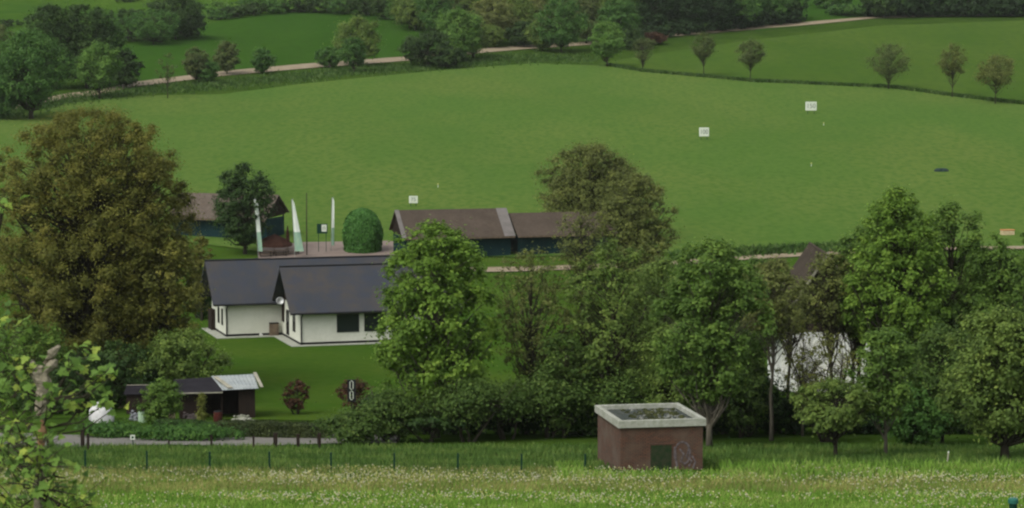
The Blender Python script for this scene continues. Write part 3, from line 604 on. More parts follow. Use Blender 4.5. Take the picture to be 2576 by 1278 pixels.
mb.add([(4.1, -.66, 3.6), (4.1, -.66, 3.9), (0.002, -.66, 9.98), (0.002, -.66, 9.68), (4.1, -.602, 3.6), (4.1, -.602, 3.9), (0.002, -.602, 9.98), (0.002, -.602, 9.68)], [(0, 1, 2, 3), (4, 5, 6, 7), (0, 1, 5, 4), (1, 2, 6, 5), (2, 3, 7, 6), (3, 0, 4, 7)])
mb.build('bargeboard', M['palewood'], b)
window(b, .5, 1.2, 5.4, 6.9, -.0, M['white_frame']); window(b, 1.3, 1.6, 5.6, 6.9, -.0, M['white_frame'], nmull=0)


# ------------------------------------------------------------------ terrace things
def flag(U, Vt, Vb, label, sway, wd, ph, tap):
    p = gh(U, Vb); d = p[1]; ht = at(U, Vt, d)[2] - p[2]; b = empty('feather_flag', tuple(p)); tag(b, label, 'flag', 'feather flags on the terrace')
    pole = [(sway * ht * (q ** 1.2 - 1) * 1.0 , 0, ht * q) for q in np.linspace(0, 1, 9)]; pole = [(x - pole[0][0], y, z) for x, y, z in pole]
    pole.append((pole[-1][0] + .22, 0, ht + .02)); MB().tube(pole, .035, 6).build('pole', M['metal'], b)
    mb = MB(); vs = []; n_ = 16
    for i in range(n_ + 1):
        q = .12 + .87 * i / n_; j = q * 8; k = min(int(j), 7); f_ = j - k; px = pole[k][0] * (1 - f_) + pole[k + 1][0] * f_
        w_ = wd * (1 - tap * q) * (1 if i < n_ else .5)
        for s_ in range(4): vs.append((px + .04 + w_ * s_ / 3, .10 * math.sin(ph + s_ * 1.5 + q * 4) * (s_ > 0), ht * q))
    mb.v = vs; mb.f = [(i * 4 + s_, i * 4 + s_ + 1, i * 4 + s_ + 5, i * 4 + s_ + 4) for i in range(n_) for s_ in range(3)]
    hi_, lo_ = MB(), MB(); hi_.v = list(vs); lo_.v = list(vs); hi_.f = [f for f in mb.f if f[0] >= 6 * 4]; lo_.f = [f for f in mb.f if f[0] < 6 * 4]
    hi_.v = hi_.v[24:]; hi_.f = [tuple(i - 24 for i in f) for f in hi_.f]; lo_.v = lo_.v[:28]; hi_.build('sail', M['cloth'], b, smooth=True); lo_.build('lower_sail', M['greencloth'], b, smooth=True)
    MB().box(-.3, .3, -.3, .3, 0, .06).build('base', M['darktrim'], b)
flag(650, 501, 650, 'white feather flag in front of the conical tree, leftmost of the three', -.07, .52, 0, .25)
flag(742, 501, 650, 'white and pale green feather flag right of the brown parasol, widest at its foot', -.05, 1.15, 1, .85)
flag(833, 497, 634, 'slim white feather flag right of the green sign', 0.02, .34, 2, .3)
p = gh(772, 645); b = MB().tube([(0, 0, 0), (0, 0, 4.5), (.02, 0, at(772, 485, p[1])[2] - p[2])], [.075, .065, .045], 8); fp = empty('wooden_pole', tuple(p)); tag(fp, 'tall bare dark pole standing between the feather flags', 'pole')
b.build('shaft', M['bark'], fp); MB().lathe([(.14, 0), (.16, .12), (.1, .16)], 10).build('base', M['concrete'], fp)
p = gh(811, 636); b = empty('info_sign', tuple(p)); tag(b, 'dark green board on two legs with a white square beside the flags', 'sign')
zt = at(811, 563, p[1])[2] - p[2]
for x_ in (-.45, .45): MB().box(x_ - .035, x_ + .035, -.03, .03, 0, zt - .05).build('leg', M['greenmetal'], b)
MB().box(-.62, .62, -.07, -.033, zt - 1.15, zt).build('board', M['greenmetal'], b)
sq = MB().box(-.06, .52, -.085, -.072, zt - .92, zt - .1).build('white_panel', M['sign'], b)
MB().tube([(.12, -.09, zt - .7), (.14, -.09, zt - .4), (.23, -.09, zt - .3), (.32, -.09, zt - .4), (.34, -.09, zt - .7)], .03, 5).build('emblem', M['greenmetal'], sq)
def parasol_open(U, V, label):
    p = gh(U, V); b = empty('parasol', tuple(p)); tag(b, label, 'parasol'); b.rotation_euler = (R(5), 0, .3)
    MB().tube([(0, 0, 0), (0, 0, 2.5)], .04, 8).build('pole', M['wood'], b)
    MB().lathe([(2.2, 1.15), (2.1, 1.35), (1.2, 1.95), (.12, 2.4)], 10).build('canopy', M['browncloth'], b)
    MB().lathe([(.35, 0), (.35, .1), (.08, .14)], 12).build('base', M['concrete'], b)
def parasol_shut(U, Vt, V, m, label, w_):
    p = gh(U, V); h = at(U, Vt, p[1])[2] - p[2]; b = empty('parasol', tuple(p)); tag(b, label, 'parasol')
    MB().tube([(0, 0, 0), (0, 0, h)], .04, 8).build('pole', M['wood'], b)
    MB().lathe([(w_, h * .35), (w_ * .8, h * .42), (w_ * .55, h * .7), (w_ * .35, h * .85), (.04, h * .98)], 9).build('canopy', m, b)
    MB().lathe([(.35, 0), (.35, .1), (.08, .14)], 12).build('base', M['concrete'], b)
parasol_open(690, 640, 'opened low brown parasol over the wooden tables of the terrace')
parasol_shut(724, 566, 640, M['browncloth'], 'furled dark brown parasol left of the middle feather flag', .33)
parasol_shut(752, 575, 640, M['greencloth'], 'furled pale teal parasol right of the middle feather flag', .38)
def table(U, V, label, yaw):
    p = gh(U, V); b = empty('picnic_table', tuple(p), yaw); tag(b, label, 'table')
    MB().box(-.8, .8, -.38, .38, .72, .77).build('table_top', M['wood'], b)
    for y_ in (-.75, .75): MB().box(-.8, .8, y_ - .13, y_ + .13, .42, .46).build('bench', M['wood'], b)
    for x_ in (-.6, .6): MB().box(x_ - .04, x_ + .04, -.75, .75, .34, .417).tube([(x_, -.3, .72), (x_, -.6, 0)], .04, 4).tube([(x_, .3, .72), (x_, .6, 0)], .04, 4).build('leg_frame', M['darkwood'], b)
table(668, 648, 'left wooden picnic table under the brown parasol', R(10)); table(704, 646, 'middle wooden picnic table behind the clubhouse ridge', R(20)); table(735, 642, 'right wooden picnic table near the furled parasols', R(-10))
# topiary
p = gh(912, 634); ht = at(912, 525, p[1])[2] - p[2]; b = empty('clipped_bush', tuple(p)); tag(b, 'dense round topped clipped bush beside the terrace', 'bush')
g = np.random.default_rng(4); n = 15000; th = g.uniform(0, 6.283, n); v = g.uniform(0, 1, n)
prof_z = v * ht; rr = 2.35 * np.where(v < .35, .90 + .28 * v, 1) * np.clip(1 - np.clip((v - .35) / .65, 0, 1) ** 2.3, 0, 1) ** (1 / 2.1) * (1 + .03 * np.sin(3 * th + 5 * v) + .025 * np.sin(7 * th - 9 * v) + .02 * np.sin(13 * th + 17 * v))
rr = rr * g.uniform(.9, 1.01, n); P = np.stack([rr * np.cos(th), rr * np.sin(th), prof_z], 1); N = np.stack([np.cos(th), np.sin(th), v * 1.2], 1) + g.normal(size=(n, 3)) * .55; N /= np.linalg.norm(N, axis=1)[:, None]; P += g.normal(size=(n, 3)) * .05
k = int(n * .15); P[:k, 2] = ht * (1 - .12 * (np.hypot(P[:k, 0], P[:k, 1]) / 2.35) ** 2); 
P[:k, :2] *= g.uniform(0, .9, (k, 1)); P[:k, 2] = ht * np.clip(.35 + .65 * np.clip(1 - (np.hypot(P[:k, 0], P[:k, 1]) / 2.35) ** 2.1, 0, 1) ** (1 / 2.3), 0, 1)
leaf_object('foliage', P, N, .26 * g.uniform(.7, 1.2, n), np.clip(g.normal(.45, .2, n), 0, 1), L['box'], b, g); MB().tube([(0, 0, -.1), (0, 0, ht * .8)], [.15, .06], 8).build('stem', M['bark'], b)

# distance signs on the field
def dist_sign(U, V, wpx, hpx, text, label):
    p = gh(U, V + hpx * .5 + 10); s_ = p[1] / F; b = empty('distance_sign', tuple(p)); tag(b, label, 'sign', 'white distance signs on the practice field')
    zc = at(U, V, p[1])[2] - p[2]; w_, h_ = wpx * s_, hpx * s_
    bd = MB().box(-w_ / 2, w_ / 2, -.05, .0, zc - h_ / 2, zc + h_ / 2).build('board', M['sign'], b, bevel=.015)
    MB().box(-w_ * .36, w_ * .36, .01, .06, -.2, zc).build('stand', M['darktrim'], b) if False else None
    for x_ in (-w_ * .3, w_ * .3): MB().box(x_ - .04, x_ + .04, .005, .07, -.2, zc + h_ * .3).build('leg', M['greenmetal'], b)
    cu = bpy.data.curves.new('t', 'FONT'); cu.body = text; cu.size = h_ * .74; cu.align_x = 'CENTER'; cu.align_y = 'CENTER'; cu.extrude = .006
    to = bpy.data.objects.new('t', cu); C.objects.link(to); bpy.context.view_layer.update()
    me = bpy.data.meshes.new_from_object(to.evaluated_get(bpy.context.evaluated_depsgraph_get())); bpy.data.objects.remove(to)
    me.materials.clear(); me.materials.append(M['signmark']); tt = bpy.data.objects.new('numerals', me); C.objects.link(tt); tt.parent = bd; tt.rotation_euler = (math.pi / 2, 0, 0); tt.location = (0, -.06, zc)
    xs_ = [v.co.x for v in me.vertices]; wd_ = max(xs_) - min(xs_); f = min(1, w_ * .7 / wd_); tt.scale = (f, 1, 1)
dist_sign(1040, 502, 22, 18, '75', 'nearest white distance sign just above the brown shelter roof')
dist_sign(1771, 332, 25, 22, '100', 'squarish white distance sign in the middle of the field')
dist_sign(2040, 267, 28, 22, '150', 'farthest and widest white distance sign on the field')
# covered mound and box
p = gh(2368, 432); b = empty('covered_sand_heap', tuple(p), R(5)); tag(b, 'low dark teal tarpaulin lying over a heap on the open field', 'tarpaulin')
MB().lathe([(1, 0), (.9, .3), (.6, .5), (.15, .55)], 12).build('tarpaulin', mat('teal_tarp', (.010, .024, .02), rough=.8, var=(.03, .05, .045), scale=2), b); b.children[0].scale = (1.2, .8, 1.0)
MB().tube([(-1.0, -.6, .05), (1.0, -.55, .05)], .06, 6).build('weight_bar', M['darktrim'], b)
p = gh(2534, 592); b = empty('storage_box', tuple(p), R(10)); tag(b, 'small orange and cream box at the right edge of the field', 'box')
MB().box(-.8, .8, -.4, .4, 0, .62).build('body', M['cream'], b, bevel=.03); MB().box(-.84, .84, -.44, .44, .623, .74).build('lid', M['orange'], b, bevel=.02)
for U, V, lb in ((2072, 317, 'tiny white peg in the field below the farthest distance sign'), (2041, 420, 'tiny pale peg alone in the middle right of the field'), (1102, 473, 'tiny pale peg right above the nearest distance sign')):
    p = gh(U, V); b = empty('marker_peg', tuple(p)); tag(b, lb, 'peg', 'pegs in the practice field')
    MB().tube([(0, 0, -.1), (0, 0, .45)], .05, 6).build('shaft', M['sign'], b); MB().lathe([(.05, .45), (.11, .5), (.11, .62), (.04, .66)], 8).build('head', M['yellowfl'], b)
# small reflector sign near the footpath
p = on(334, 1120, 128.5); b = empty('marker_sign', tuple(p)); tag(b, 'tiny square white framed marker on a thin post by the footpath', 'sign')
zc = at(334, 1100, p[1])[2] - p[2]; MB().box(-.02, .02, .0, .04, -.2, zc + .1).build('post', M['greenmetal'], b)
MB().box(-.13, .13, -.03, -.004, zc - .13, zc + .13).build('plate', M['sign'], b); MB().box(-.06, .06, -.04, -.032, zc - .06, zc + .06).build('centre_mark', M['greenmetal'], b)
# tall narrow black and white panel in the second red bush
p = on(885, 1050, 150); b = empty('number_board', tuple(p)); tag(b, 'tall narrow black board with a white outline in front of the dark bush', 'sign')
zt, zb = at(885, 957, 150)[2] - p[2], at(885, 1006, 150)[2] - p[2]
MB().box(-.04, .04, 0, .05, -.2, zt - .1).build('post', M['darkwood'], b); bd = MB().box(-.26, .26, -.06, -.002, zb - .1, zt + .05).build('board', M['darktrim'], b)
mb = MB()
for z1, z2 in ((zb, (zb + zt) / 2 - .03), ((zb + zt) / 2 + .03, zt)):
    mb.tube([(-.1, -.075, z1 + .1), (-.1, -.075, z2 - .1), (0, -.075, z2), (.1, -.075, z2 - .1), (.1, -.075, z1 + .1), (0, -.075, z1), (-.1, -.075, z1 + .1)], .028, 5)
mb.build('white_outline', M['sign'], bd)
# posts beside the footpath
PG = 'posts beside the footpath'
def post(U, Vt, Vb, wpx, label, name='wooden_post', m='darkwood', group=PG):
    p = gh(U, Vb + 3); s_ = p[1] / F; h = at(U, Vt, p[1])[2] - p[2]; b = empty(name, tuple(p)); tag(b, label, 'post', group); r_ = wpx * s_ / 2
    MB().box(-r_, r_, -r_, r_, -.3, h).build('shaft', M[m], b, bevel=r_ * .2); MB().box(-r_ * 1.1, r_ * 1.1, -r_ * 1.1, r_ * 1.1, h + .002, h + r_ * .5).build('cap', M[m], b)
post(208, 1068, 1128, 9, 'tall dark post at the left end of the footpath, by the covered trailer'); post(222, 1092, 1130, 6, 'shorter post just right of the tall dark one')
post(120, 1094, 1128, 5, 'thin post behind the near twigs, leftmost of the path posts')
post(425, 1108, 1124, 4, 'short thin post by the narrow middle of the footpath'); post(532, 1096, 1124, 5, 'thin post between the two narrow path posts below the shed'); post(638, 1098, 1128, 5, 'thin post left of the three thick bollards')
post(693, 1092, 1126, 10, 'thick dark bollard, left of three below the hedge'); post(750, 1094, 1126, 8, 'thick dark bollard, middle of three below the hedge'); post(803, 1092, 1126, 9, 'thick dark bollard at the right end of the clipped hedge')
p = np.array([*at(2549, 1254, 30)[:2], 0]); p[2] = float(H(p[0], 30)); b = empty('gate_post', tuple(p)); tag(b, 'round dark green steel post top in the bottom right corner', 'post')
h = at(2549, 1254, 30)[2] - p[2]; MB().lathe([(.052, -.3), (.052, h - .04), (.05, h - .04)], 14).build('shaft', M['greenmetal'], b); MB().lathe([(.066, h - .06), (.066, h - .012), (.05, h + .005), (.02, h + .01)], 14).build('cap', mat('post_cap', (.03, .12, .09), rough=.4), b)
p = on(2382, 1176, 112); b = empty('marker_stake', tuple(p)); tag(b, 'thin pale stake leaning in the weeds under the right trees', 'stake')
MB().tube([(0, 0, -.1), (.06, 0, .75)], .035, 5).build('shaft', M['palewood'], b); MB().tube([(.06, 0, .74), (.07, 0, .82)], .04, 5).build('tip', M['sign'], b)
# wire fence on the bank
fps = [(60, 1186), (215, 1186), (370, 1188), (528, 1190), (678, 1190), (833, 1192), (992, 1194), (1152, 1194), (1312, 1196), (1472, 1196)]
W = [gh(*q) for q in fps]; b = empty('wire_fence', tuple(W[0])); tag(b, 'low wire fence on thin green posts along the grassy bank', 'fence')
for i, q in enumerate(W):
    l = q - W[0]; MB().box(l[0] - .04, l[0] + .04, l[1] - .04, l[1] + .04, l[2] - .3, l[2] + 1.0).build('post', M['greenmetal'], b)
for hh in (.25, .5, .75, .95):
    MB().tube([q - W[0] + (0, -.045, hh) for q in W], .003, 3).build('wire', M['darktrim'], b)

# ------------------------------------------------------------------ hedges
hedge('clipped_hedge', 'long low clipped dark hedge beside the footpath', [on(545, 1095, 137), on(690, 1095, 136), on(830, 1095, 135.5)], 1.3, .85, 17000, .12, 'hedge', lump=.04)
hedge('low_hedge', 'short low dark hedge running left in front of the timber shed', [on(400, 1075, 144), on(540, 1080, 141)], .9, .45, 6000, .12, 'dark', lump=.06)

# ------------------------------------------------------------------ trees: left foreground side
tree('oak_tree', 'huge olive brown oak filling the left side in front of the field', 216, 166, 260, 240, 985, tp=.48, pw=2.5, K=620, n=390, ls=.17, leaf='olive', tr=.45, seed=1, rcs=.088, shell=.42, lump=.12, lean=.012)
tree('oak_side_tree', 'olive tree leaning out low at the right flank of the huge oak', 410, 163, 560, 112, 880, tp=.5, K=90, n=170, ls=.22, leaf='olive', tr=.2, seed=2)
tree('elder_bush', 'large dark green bush at the right foot of the huge oak', 450, 158, 820, 105, 985, tp=.4, K=90, n=170, ls=.2, leaf='mid', seed=3, cat='bush', stems=4, twigs=True)
tree('holly_bush', 'near black bush under the huge oak behind the lean-to', 290, 157, 850, 125, 1010, tp=.4, K=80, n=170, ls=.2, leaf='dark', seed=4, cat='bush', stems=4)
tree('hazel_bush', 'green bush under the oak at the left picture edge', 60, 156, 790, 110, 1060, tp=.4, K=90, n=170, ls=.2, leaf='green', seed=5, cat='bush', stems=4)
tree('lilac_bush', 'dark bush far left behind the covered trailer', 150, 153, 900, 110, 1060, tp=.4, K=70, n=170, ls=.2, leaf='dark', seed=55, cat='bush', stems=4)
tree('garden_bush', 'leafy green bush hiding the left end of the timber shed', 402, 146, 948, 50, 1078, tp=.4, K=60, n=130, ls=.17, leaf='green', seed=6, cat='bush', stems=3, lump=.3)
tree('slim_cypress', 'thin yellowish green cypress in front of the timber shed', 507, 144, 985, 14, 1072, tp=.3, K=22, n=70, ls=.12, leaf='yel', seed=7, lump=.2, rcs=.5)
tree('red_shrub', 'dark red brown shrub on the lawn right of the timber shed', 745, 152, 950, 30, 1035, tp=.55, K=32, n=75, ls=.17, leaf='red', seed=8, cat='bush', stems=3, lump=.5, fan=.3)
tree('brown_shrub', 'dark brown shrub behind the narrow black board', 893, 152, 948, 45, 1030, tp=.5, K=36, n=80, ls=.17, leaf='red', seed=9, cat='bush', stems=3, lump=.3)
tree('bank_shrub', 'small dark shrub alone on the grassy bank behind the wire fence', 513, 117, 1142, 22, 1172, tp=.5, K=16, n=60, ls=.12, leaf='green', seed=10, cat='bush')
tree('nettle_patch', 'low green nettles on the bank left of the clipped hedge', 470, 134, 1062, 130, 1108, tp=.3, K=90, n=90, ls=.16, leaf='far', seed=11, cat='bush', depth=.4, rcs=.6, twigs=False)
tree('weed_patch', 'low green weeds between the footpath and the covered trailer', 280, 136, 1055, 85, 1100, tp=.3, K=60, n=90, ls=.16, leaf='far', seed=12, cat='bush', depth=.5, rcs=.6, twigs=False)
tree('conical_tree', 'dark green conical tree beside the teal walled shelter', 614, None, 400, 80, 616, tp=.42, pw=2.3, K=130, n=120, ls=.3, leaf='dark', tr=.22, seed=13, Vb=640, lump=.12)
tree('lawn_oak', 'small olive tree between the huge oak and the clubhouse gable', 505, 215, 590, 36, 760, K=40, n=120, ls=.25, leaf='olive', seed=14)
tree('dark_garden_shrub', 'dark shrub at the left gable of the clubhouse', 500, 217, 690, 45, 800, K=40, n=110, ls=.25, leaf='dark', seed=15, cat='bush', stems=3)

# centre trees
tree('maple_tree', 'bright green maple in front of the right end of the clubhouse', 1094, 136, 549, 142, 1040, tp=.52, pw=2.4, K=230, n=190, ls=.23, leaf='bright', tr=.24, seed=20, rcs=.13, lump=.16, bark='palebark')
tree('round_tree', 'large round brownish tree beyond the shelters', 1485, 291, 352, 130, 612, tp=.42, pw=2.6, lump=.12, K=260, n=170, ls=.28, leaf='brown', tr=.36, seed=21, rcs=.14, fan=.4)
tree('rear_oak', 'darker brown tree in front of the low shelter, right of the large round one', 1605, 254, 428, 92, 720, tp=.5, pw=2.4, K=150, n=150, ls=.27, leaf='brown', tr=.3, seed=212, rcs=.16, fan=.3)
tree('rear_alder', 'loose brownish tree half veiling the low right hand shelter roof', 1462, 250, 515, 72, 700, tp=.45, K=90, n=42, ls=.24, leaf='brown', tr=.18, seed=213, rcs=.2, fan=.5)
tree('airy_tree', 'thin airy tree with bare trunk and see-through crown right of the maple', 1340, 139, 610, 112, 960, tp=.42, K=110, n=48, ls=.18, leaf='sparse', tr=.16, seed=22, rcs=.17, fan=.5, lump=.3)
tree('alder_tree', 'tall brownish green tree in front of the large round tree', 1545, 138, 590, 118, 1040, tp=.5, pw=2.3, K=150, n=80, ls=.21, leaf='mid', tr=.2, seed=23, rcs=.15, fan=.4)
tree('dusky_tree', 'dull brown leaved tree between the alder and the bright maple side', 1465, 141, 720, 75, 1060, tp=.5, K=70, n=75, ls=.21, leaf='brown', tr=.16, seed=24, fan=.3)
tree('ash_tree', 'green tree with slim bare trunk directly behind the brick hut', 1788, 128, 594, 128, 1010, tp=.5, pw=2.3, K=190, n=180, ls=.21, leaf='green', tr=.17, seed=25, rcs=.14, bark='palebark')
tree('willow_tree', 'brownish tree between the ash and the sparse trees', 1668, 143, 640, 90, 1080, tp=.5, K=100, n=140, ls=.21, leaf='mid', tr=.16, seed=26)
tree('thorn_tree', 'sparse pale tree in front of the left side of the gabled house', 1945, 134, 640, 85, 850, tp=.45, K=100, n=80, ls=.19, leaf='sparse', tr=.12, seed=27, fan=.5, lump=.3, bark='palebark')
tree('twiggy_tree', 'many stemmed twiggy tree showing dark branches against the white house', 2085, 133, 830, 95, 1160, tp=.6, K=80, n=38, ls=.15, leaf='yel', tr=.10, seed=28, stems=5, fan=.7, rcs=.2)
tree('birch_tree', 'small light green tree with bare trunk below the white house', 2104, 120, 948, 100, 1085, tp=.5, K=70, n=130, ls=.19, leaf='mid', tr=.12, seed=29, bark='bark')
tree('brown_upper_tree', 'brown leaved tree in front of the steep gable', 1985, 150, 690, 80, 850, tp=.4, K=60, n=70, ls=.21, leaf='brown', tr=.14, seed=30, fan=.3)
tree('gable_side_tree', 'green tree over the right slope of the gabled house', 2150, 150, 660, 62, 850, tp=.4, K=60, n=130, ls=.21, leaf='mid', tr=.14, seed=301, fan=.3)
tree('lime_tree', 'tallest bright topped tree of the right hand group', 2260, 146, 466, 124, 900, tp=.36, pw=1.9, K=240, n=190, ls=.22, leaf='bright', tr=.3, seed=31, rcs=.12)
tree('right_maple', 'broad green tree right of the tallest one, top below the field box', 2398, 150, 500, 122, 1030, tp=.42, pw=2.4, K=200, n=190, ls=.22, leaf='green', tr=.25, seed=32, rcs=.13)
tree('right_ash', 'green tree touching the right picture edge beside the field box', 2515, 148, 590, 100, 1050, tp=.4, pw=2.2, K=150, n=180, ls=.22, leaf='green', tr=.22, seed=33)
tree('edge_tree', 'tall tree cut by the right picture edge', 2618, 140, 520, 55, 1050, tp=.45, K=110, n=170, ls=.22, leaf='green', tr=.2, seed=34)
tree('pale_trunk_tree', 'tree with a thin pale trunk in the shade right of the white house', 2232, 122, 820, 82, 1055, tp=.5, K=90, n=150, ls=.19, leaf='green', tr=.10, seed=35, bark='palebark')
tree('front_oak', 'nearest olive green tree at the lower right edge', 2535, 119, 765, 138, 1108, tp=.5, pw=2.5, K=190, n=190, ls=.2, leaf='mid', tr=.22, seed=36, rcs=.13)
tree('blossom_bush', 'bush with pale leaf tips low among the right hand trees', 2300, 130, 960, 85, 1150, tp=.45, K=80, n=150, ls=.19, leaf='far', seed=37, cat='bush', stems=3)
tree('field_maple', 'brownish green tree filling the gap left of the slim ash trunk', 1640, 146, 655, 95, 1060, tp=.5, K=110, n=150, ls=.21, leaf='mid', tr=.16, seed=40)
tree('shade_ash', 'green tree between the slim ash and the sparse pale tree', 1865, 142, 680, 74, 1060, tp=.5, K=90, n=150, ls=.21, leaf='mid', tr=.16, seed=41)
tree('goat_willow', 'low brownish tree filling the gap between the round tree and the ash', 1625, 160, 600, 80, 1000, tp=.45, K=80, n=120, ls=.22, leaf='brown', tr=.16, seed=42)
tree('copse_tree', 'dark green tree deep in the right hand group', 2330, 156, 600, 110, 1000, tp=.5, K=120, n=150, ls=.23, leaf='mid', tr=.2, seed=43)
tree('copse_ash', 'dark green tree behind the nearest olive green one', 2470, 158, 620, 110, 1000, tp=.5, K=120, n=150, ls=.23, leaf='green', tr=.2, seed=44)
tree('copse_oak', 'dull green tree just right of the gabled house', 2275, 152, 620, 80, 980, tp=.5, K=100, n=150, ls=.22, leaf='mid', tr=.2, seed=45)
tree('hornbeam', 'thin leaved brownish tree whose crown veils the steep gable', 2095, 149, 625, 85, 828, tp=.45, K=80, n=58, ls=.21, leaf='brown', tr=.14, seed=46, fan=.4)
tree('left_copse_tree', 'bright green shoulder tree left of the tallest one', 2165, 151, 560, 70, 825, tp=.4, K=80, n=150, ls=.22, leaf='green', tr=.16, seed=47)
tree('sunlit_ash', 'yellowish green tree between the ash and the gabled house', 1895, 150, 640, 72, 900, tp=.4, K=80, n=130, ls=.21, leaf='green', tr=.16, seed=48)
tree('gap_maple', 'green tree between the tallest one and the broad one', 2330, 153, 530, 85, 900, tp=.4, K=90, n=160, ls=.22, leaf='bright', tr=.2, seed=49)
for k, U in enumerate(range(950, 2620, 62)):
    tree('shade_fill_bush', 'added black green bush whose leaf colour paints the shade at the foot of the thicket', U, 138.5, 985, 52, 1108, tp=.45, K=42, n=140, ls=.2, leaf='black', seed=400 + k, cat='bush', stems=3, group='added bushes that paint the deep shade', depth=.5, tr=.06)  # row added for darkness, the shade is in the leaf colour
tree('young_birch', 'slender sparse yellowish tree against the white house wall', 2022, 137, 795, 62, 985, tp=.55, K=55, n=26, ls=.15, leaf='yel', tr=.07, seed=50, fan=.6, bark='palebark', lump=.4)
tree('low_alder', 'green tree low between the alder and the slim ash', 1690, 134, 800, 80, 1075, tp=.5, K=80, n=140, rcs=.25, ls=.19, leaf='mid', tr=.1, seed=51)
tree('hazel_tree', 'dark green leafy tree low between the alder and the airy tree', 1420, 136, 830, 85, 1085, tp=.5, K=70, n=120, rcs=.25, ls=.19, leaf='thick', tr=.1, seed=52)
tree('elm_tree', 'dark green tree low between the pale trunk tree and the nearest olive tree', 2375, 131, 800, 95, 1095, tp=.5, K=90, n=140, rcs=.25, ls=.19, leaf='thick', tr=.1, seed=53)
tree('hawthorn_tree', 'dark green tree under the slim ash crown, right of its trunk', 1865, 136, 820, 70, 1080, tp=.5, K=70, n=130, rcs=.25, ls=.19, leaf='thick', tr=.1, seed=54)
# understory, centre to right; dark leaf colours paint the shade under the trees
US = [(890, 131, 1000, 78, 'mid', 'greenish bush at the left end of the centre thicket, above the bollards'), (985, 132, 955, 80, 'green', 'bush left of the maple trunk in the centre thicket'),
      (1075, 131, 990, 80, 'dark', 'dark bush under the maple'), (1175, 130, 940, 95, 'mid', 'green bush right of the maple trunk'), (1275, 131, 900, 95, 'mid', 'tall bush below the airy tree'),
      (1380, 131, 930, 95, 'mid', 'green bush left behind the brick hut'), (1470, 132, 975, 80, 'dark', 'dark bush touching the left wall of the brick hut'), (1580, 136, 930, 95, 'mid', 'bush behind the left half of the brick hut roof'),
      (1690, 136, 930, 90, 'dark', 'dark bush behind the right half of the brick hut roof'), (1870, 135, 930, 95, 'dark', 'dark bush right of the slim ash trunk'), (1960, 136, 1010, 75, 'dark', 'low dark bush left of the birch trunk'),
      (2150, 137, 1000, 85, 'dark', 'dark bush right behind the birch trunk'), (2240, 138, 960, 90, 'dark', 'dark bush behind the thin pale trunk'), (2350, 139, 900, 100, 'dark', 'tall bush on the right, deep shade put into its dark leaf colour'),
      (2460, 140, 900, 100, 'dark', 'dark bush behind the nearest olive green tree'), (2570, 138, 900, 90, 'dark', 'dark bush at the right picture edge')]
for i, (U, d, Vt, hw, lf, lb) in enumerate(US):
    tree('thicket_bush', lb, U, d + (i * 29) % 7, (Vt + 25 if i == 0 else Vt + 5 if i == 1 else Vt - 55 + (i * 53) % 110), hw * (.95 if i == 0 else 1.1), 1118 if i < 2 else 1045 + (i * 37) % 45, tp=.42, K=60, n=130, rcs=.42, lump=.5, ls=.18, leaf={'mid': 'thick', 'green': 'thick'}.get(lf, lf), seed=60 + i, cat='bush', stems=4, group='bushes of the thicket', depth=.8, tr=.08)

# ------------------------------------------------------------------ far trees
def ft(name, label, U, Vb, Vt, hw, Vc, leaf, K=46, n=85, ls=.46, group=None, **kw):
    if n > 50: K = int(K * 1.5); n = int(n * 1.35); kw.setdefault('rcs', .21); kw.setdefault('lump', .16); hw *= 1.08; Vc = Vc + (Vb - Vc) * .35
    tree(name, label, U, None, Vt, hw, Vc, K=K, n=n, ls=ls, leaf=leaf, Vb=Vb, group=group, **kw)
ft('far_maple', 'big dark green tree with short trunk at the upper left edge', 74, 300, 66, 92, 255, 'far', K=120, n=110, ls=.42, pw=2.2, tr=.4)
ft('far_lime', 'bright topped small tree right of the big dark one', 248, 248, 102, 52, 215, 'farb', K=60, n=100, ls=.4)
ft('far_poplar', 'tall dark tree behind, rising between the big dark tree and the bright topped one', 126, 225, 2, 74, 205, 'dark', K=90, n=100)
ft('far_alder', 'tall dark tree straight behind the bright topped small tree', 214, 222, -2, 72, 205, 'dark', K=90, n=100)
ft('far_ash', 'dark tree shoulder right of the two tall ones', 275, 215, 40, 46, 200, 'far', K=60, n=90)
ft('far_thorn', 'low dark rounded tree at the right end of the upper left group', 316, 222, 122, 38, 214, 'dark', K=40, n=90)
ft('far_edge_tree', 'olive topped tree cut by the left picture edge', 5, 270, 60, 50, 240, 'dusk', K=60, n=90)
ft('far_left_bush', 'bush at the left picture edge below the olive topped tree', -5, 300, 190, 50, 290, 'far', K=40, n=90)
ft('slope_bush', 'dark bush on the slope, left of the two', 322, 104, 15, 55, 100, 'dark', cat='bush', group='bushes on the far slope')
ft('slope_tree', 'largest dark tree on the upper slope', 440, 100, -35, 64, 92, 'dark', K=80)
ft('slope_bush', 'broad dusky bush at the foot of the slope tree', 385, 112, 18, 70, 108, 'far', cat='bush', group='bushes on the far slope')
ft('slope_bush', 'dark bush right under the slope tree', 472, 94, 25, 44, 92, 'dark', cat='bush', group='bushes on the far slope')
ft('slope_bush', 'small dark bush at the top left picture corner', 20, 68, 48, 40, 66, 'dark', cat='bush', K=20, group='bushes on the far slope')
ft('slope_bush', 'small bush at the top edge above the dark bushes', 320, 6, -18, 34, 5, 'dark', cat='bush', K=20, group='bushes on the far slope')
HG = 'bushes of the curved hedgerow'
